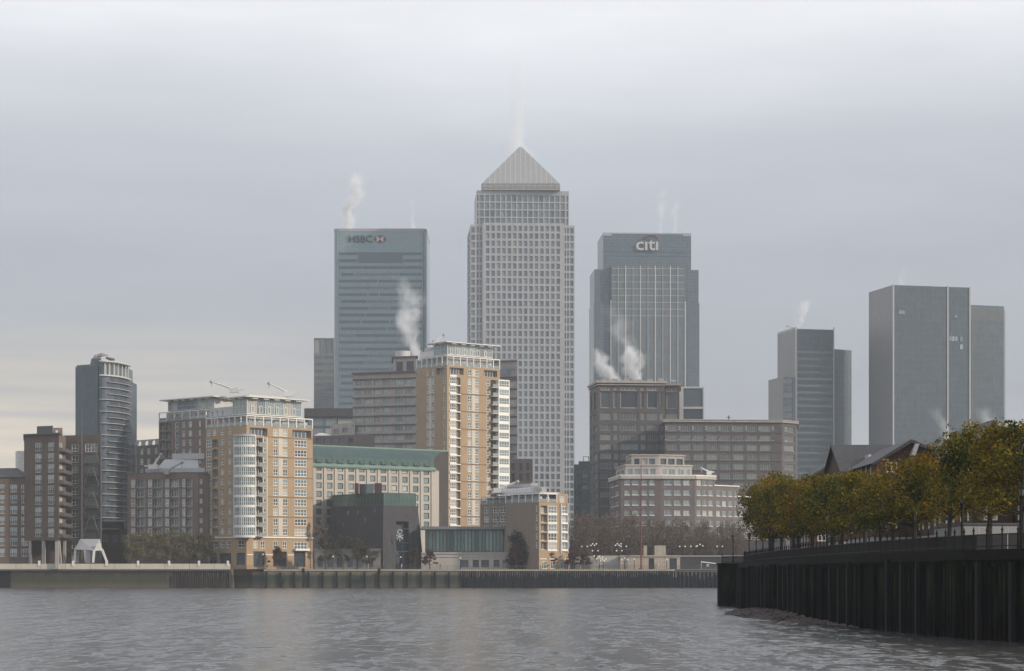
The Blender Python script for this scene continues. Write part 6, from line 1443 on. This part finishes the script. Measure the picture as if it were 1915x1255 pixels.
for px, c, l in ((556, coat, 'person in a dark coat walking before the yellow block'), (689, coat2, 'person in a pale top before the charcoal wall'), (751, coat2, 'person in a pale top before the tall recess'), (1231, coat2, 'person in a pale coat by the stone pavilion doorway'), (823, coat, 'person in dark clothes before the cream podium')):
    x, D = X(px, 728.5), 728.5
    try: person(x, D, G, px * .7, c, l)
    except Exception as e: print('person', e); raise

# ------------------------------------------------------------------ steam
def plume(label, pts, D, dens, seed, nsc=.16, yth=5, thr=.47, fd=(.35, .9, .75, .35)):
    """pts: (px, py, radius px) from the bottom up; a soft column of steam inside its own box"""
    P_ = [(X(a, D), Z(c, D), 1.45 * r * D / FP) for a, c, r in pts]; zmin, zmax = P_[0][1] - .5, P_[-1][1]
    x0 = min(p[0] - p[2] * 1.5 for p in P_); x1 = max(p[0] + p[2] * 1.5 for p in P_); ry = max(p[2] for p in P_) * 1.5
    q = MB(); off = ((x0 + x1) / 2, D, zmin); q.box(x0, D - ry, zmin, x1, D + ry, zmax)
    m = bpy.data.materials.new('steam'); m.use_nodes = True; t = m.node_tree; t.nodes.clear()
    tc = N(t, 'ShaderNodeTexCoord').outputs['Object']; s = N(t, 'ShaderNodeSeparateXYZ'); t.links.new(tc, s.inputs[0])
    hgt = zmax - zmin; zn = mth(t, 'DIVIDE', s.outputs[2], hgt)
    cxs = ramp(t, zn, [((p[1] - zmin) / hgt, (p[0] - x0) / (x1 - x0)) for p in P_], 'EASE'); rs = ramp(t, zn, [((p[1] - zmin) / hgt, p[2] / ry) for p in P_])
    n1 = noise(t, mapping(t, tc, (1, 1, .8), (seed * 7.1, seed * 3.3, 0)), nsc * .55, 2, .5)
    cx = mth(t, 'ADD', mth(t, 'MULTIPLY', cxs, x1 - x0), x0 - off[0]); rad = mth(t, 'MULTIPLY', rs, ry)
    ddx = mth(t, 'ADD', mth(t, 'SUBTRACT', s.outputs[0], cx), mth(t, 'MULTIPLY', mth(t, 'SUBTRACT', n1, .5), mth(t, 'MULTIPLY', rad, 1.6)))
    dist = mth(t, 'SQRT', mth(t, 'ADD', mth(t, 'POWER', mth(t, 'ABSOLUTE', ddx), 2.0), mth(t, 'POWER', mth(t, 'ABSOLUTE', s.outputs[1]), 2.0)))
    fall = mth(t, 'SUBTRACT', 1.0, mth(t, 'DIVIDE', dist, rad), clamp=True)
    n2 = noise(t, mapping(t, tc, (1, 1, .75), (seed * 2.1, 0, seed)), nsc, 5, .62, .6)
    body = mth(t, 'MULTIPLY', mth(t, 'SUBTRACT', mth(t, 'ADD', n2, mth(t, 'MULTIPLY', fall, .42)), thr + .155, clamp=True), 5.0)
    fade = ramp(t, zn, [(0, 1), (fd[0], fd[1]), (fd[2], fd[3]), (1, 0)])
    d = mth(t, 'MULTIPLY', mth(t, 'MULTIPLY', mth(t, 'MULTIPLY', body, fall), fade), dens * 3)
    pv = N(t, 'ShaderNodeVolumePrincipled'); t.links.new(d, pv.inputs['Density']); pv.inputs['Color'].default_value = (.96, .98, 1, 1); pv.inputs['Anisotropy'].default_value = .0
    ou = N(t, 'ShaderNodeOutputMaterial'); t.links.new(pv.outputs[0], ou.inputs['Volume'])
    o = solo(q, 'steam', [m], label, 'steam', off, 'steam plumes over the rooftops'); o['kind'] = 'stuff'
plume('bright steam column from the left of the lettered aqua tower roof', [(650, 430, 11), (651, 395, 13), (660, 365, 16), (668, 320, 20)], 1330, .3, 1)
plume('faint thin steam wisp from the right of the lettered aqua tower roof', [(772, 430, 6), (770, 400, 7), (766, 372, 8)], 1330, .10, 2)
plume('big curling steam cloud between banded offices and aqua tower', [(778, 672, 12), (768, 630, 22), (757, 600, 27), (768, 560, 24), (752, 515, 30)], 972, .11, 3)
plume('tall faint steam column above the pyramid tip', [(970, 300, 22), (963, 260, 22), (964, 200, 17), (962, 90, 18)], 1300, .05, 4, .09, thr=.38, fd=(.3, .7, .75, .3))
plume('left wisp of steam above the blue glass bank tower', [(1232, 436, 8), (1235, 400, 11), (1240, 345, 13)], 1345, .06, 5)
plume('right wisp of steam above the blue glass bank tower', [(1262, 436, 8), (1262, 400, 9), (1266, 360, 10)], 1345, .045, 6)
plume('left steam puff on the granite tower roof', [(1148, 713, 13), (1136, 698, 17), (1124, 675, 16), (1114, 650, 14)], 915, .3, 7, .24)
plume('right thick steam puff on the granite tower roof', [(1192, 713, 14), (1184, 692, 20), (1180, 655, 18), (1155, 610, 24), (1140, 570, 26)], 917, .3, 8, .22, fd=(.38, .85, .48, .10))
plume('small steam puff above the grey stepped tower', [(1489, 616, 8), (1494, 598, 11), (1503, 560, 12)], 1410, .25, 9)
plume('faint steam wisp over the broad grey tower', [(1686, 534, 9), (1688, 515, 11), (1690, 495, 12)], 1380, .02, 10)
plume('pale steam wisp low before the broad grey tower', [(1770, 820, 14), (1762, 795, 13), (1748, 758, 15)], 1000, .03, 11)
plume('pale steam wisps rising behind the golden tree top', [(1862, 815, 26), (1852, 795, 24), (1838, 760, 22)], 1000, .035, 12)

# ------------------------------------------------------------------ haze
hz = MB(); hz.box(-880, -50, -1, 880, 2500, 330)
hm = bpy.data.materials.new('haze_air'); hm.use_nodes = True; t = hm.node_tree; t.nodes.clear()
pv = N(t, 'ShaderNodeVolumePrincipled'); pv.inputs['Density'].default_value = .00012; pv.inputs['Color'].default_value = (.86, .93, 1, 1); pv.inputs['Anisotropy'].default_value = .0
ou = N(t, 'ShaderNodeOutputMaterial'); t.links.new(pv.outputs[0], ou.inputs['Volume'])
ho = solo(hz, 'haze', [hm], 'thin grey mist filling the air over river and city', 'haze', (0, 0, 0)); ho['kind'] = 'stuff'
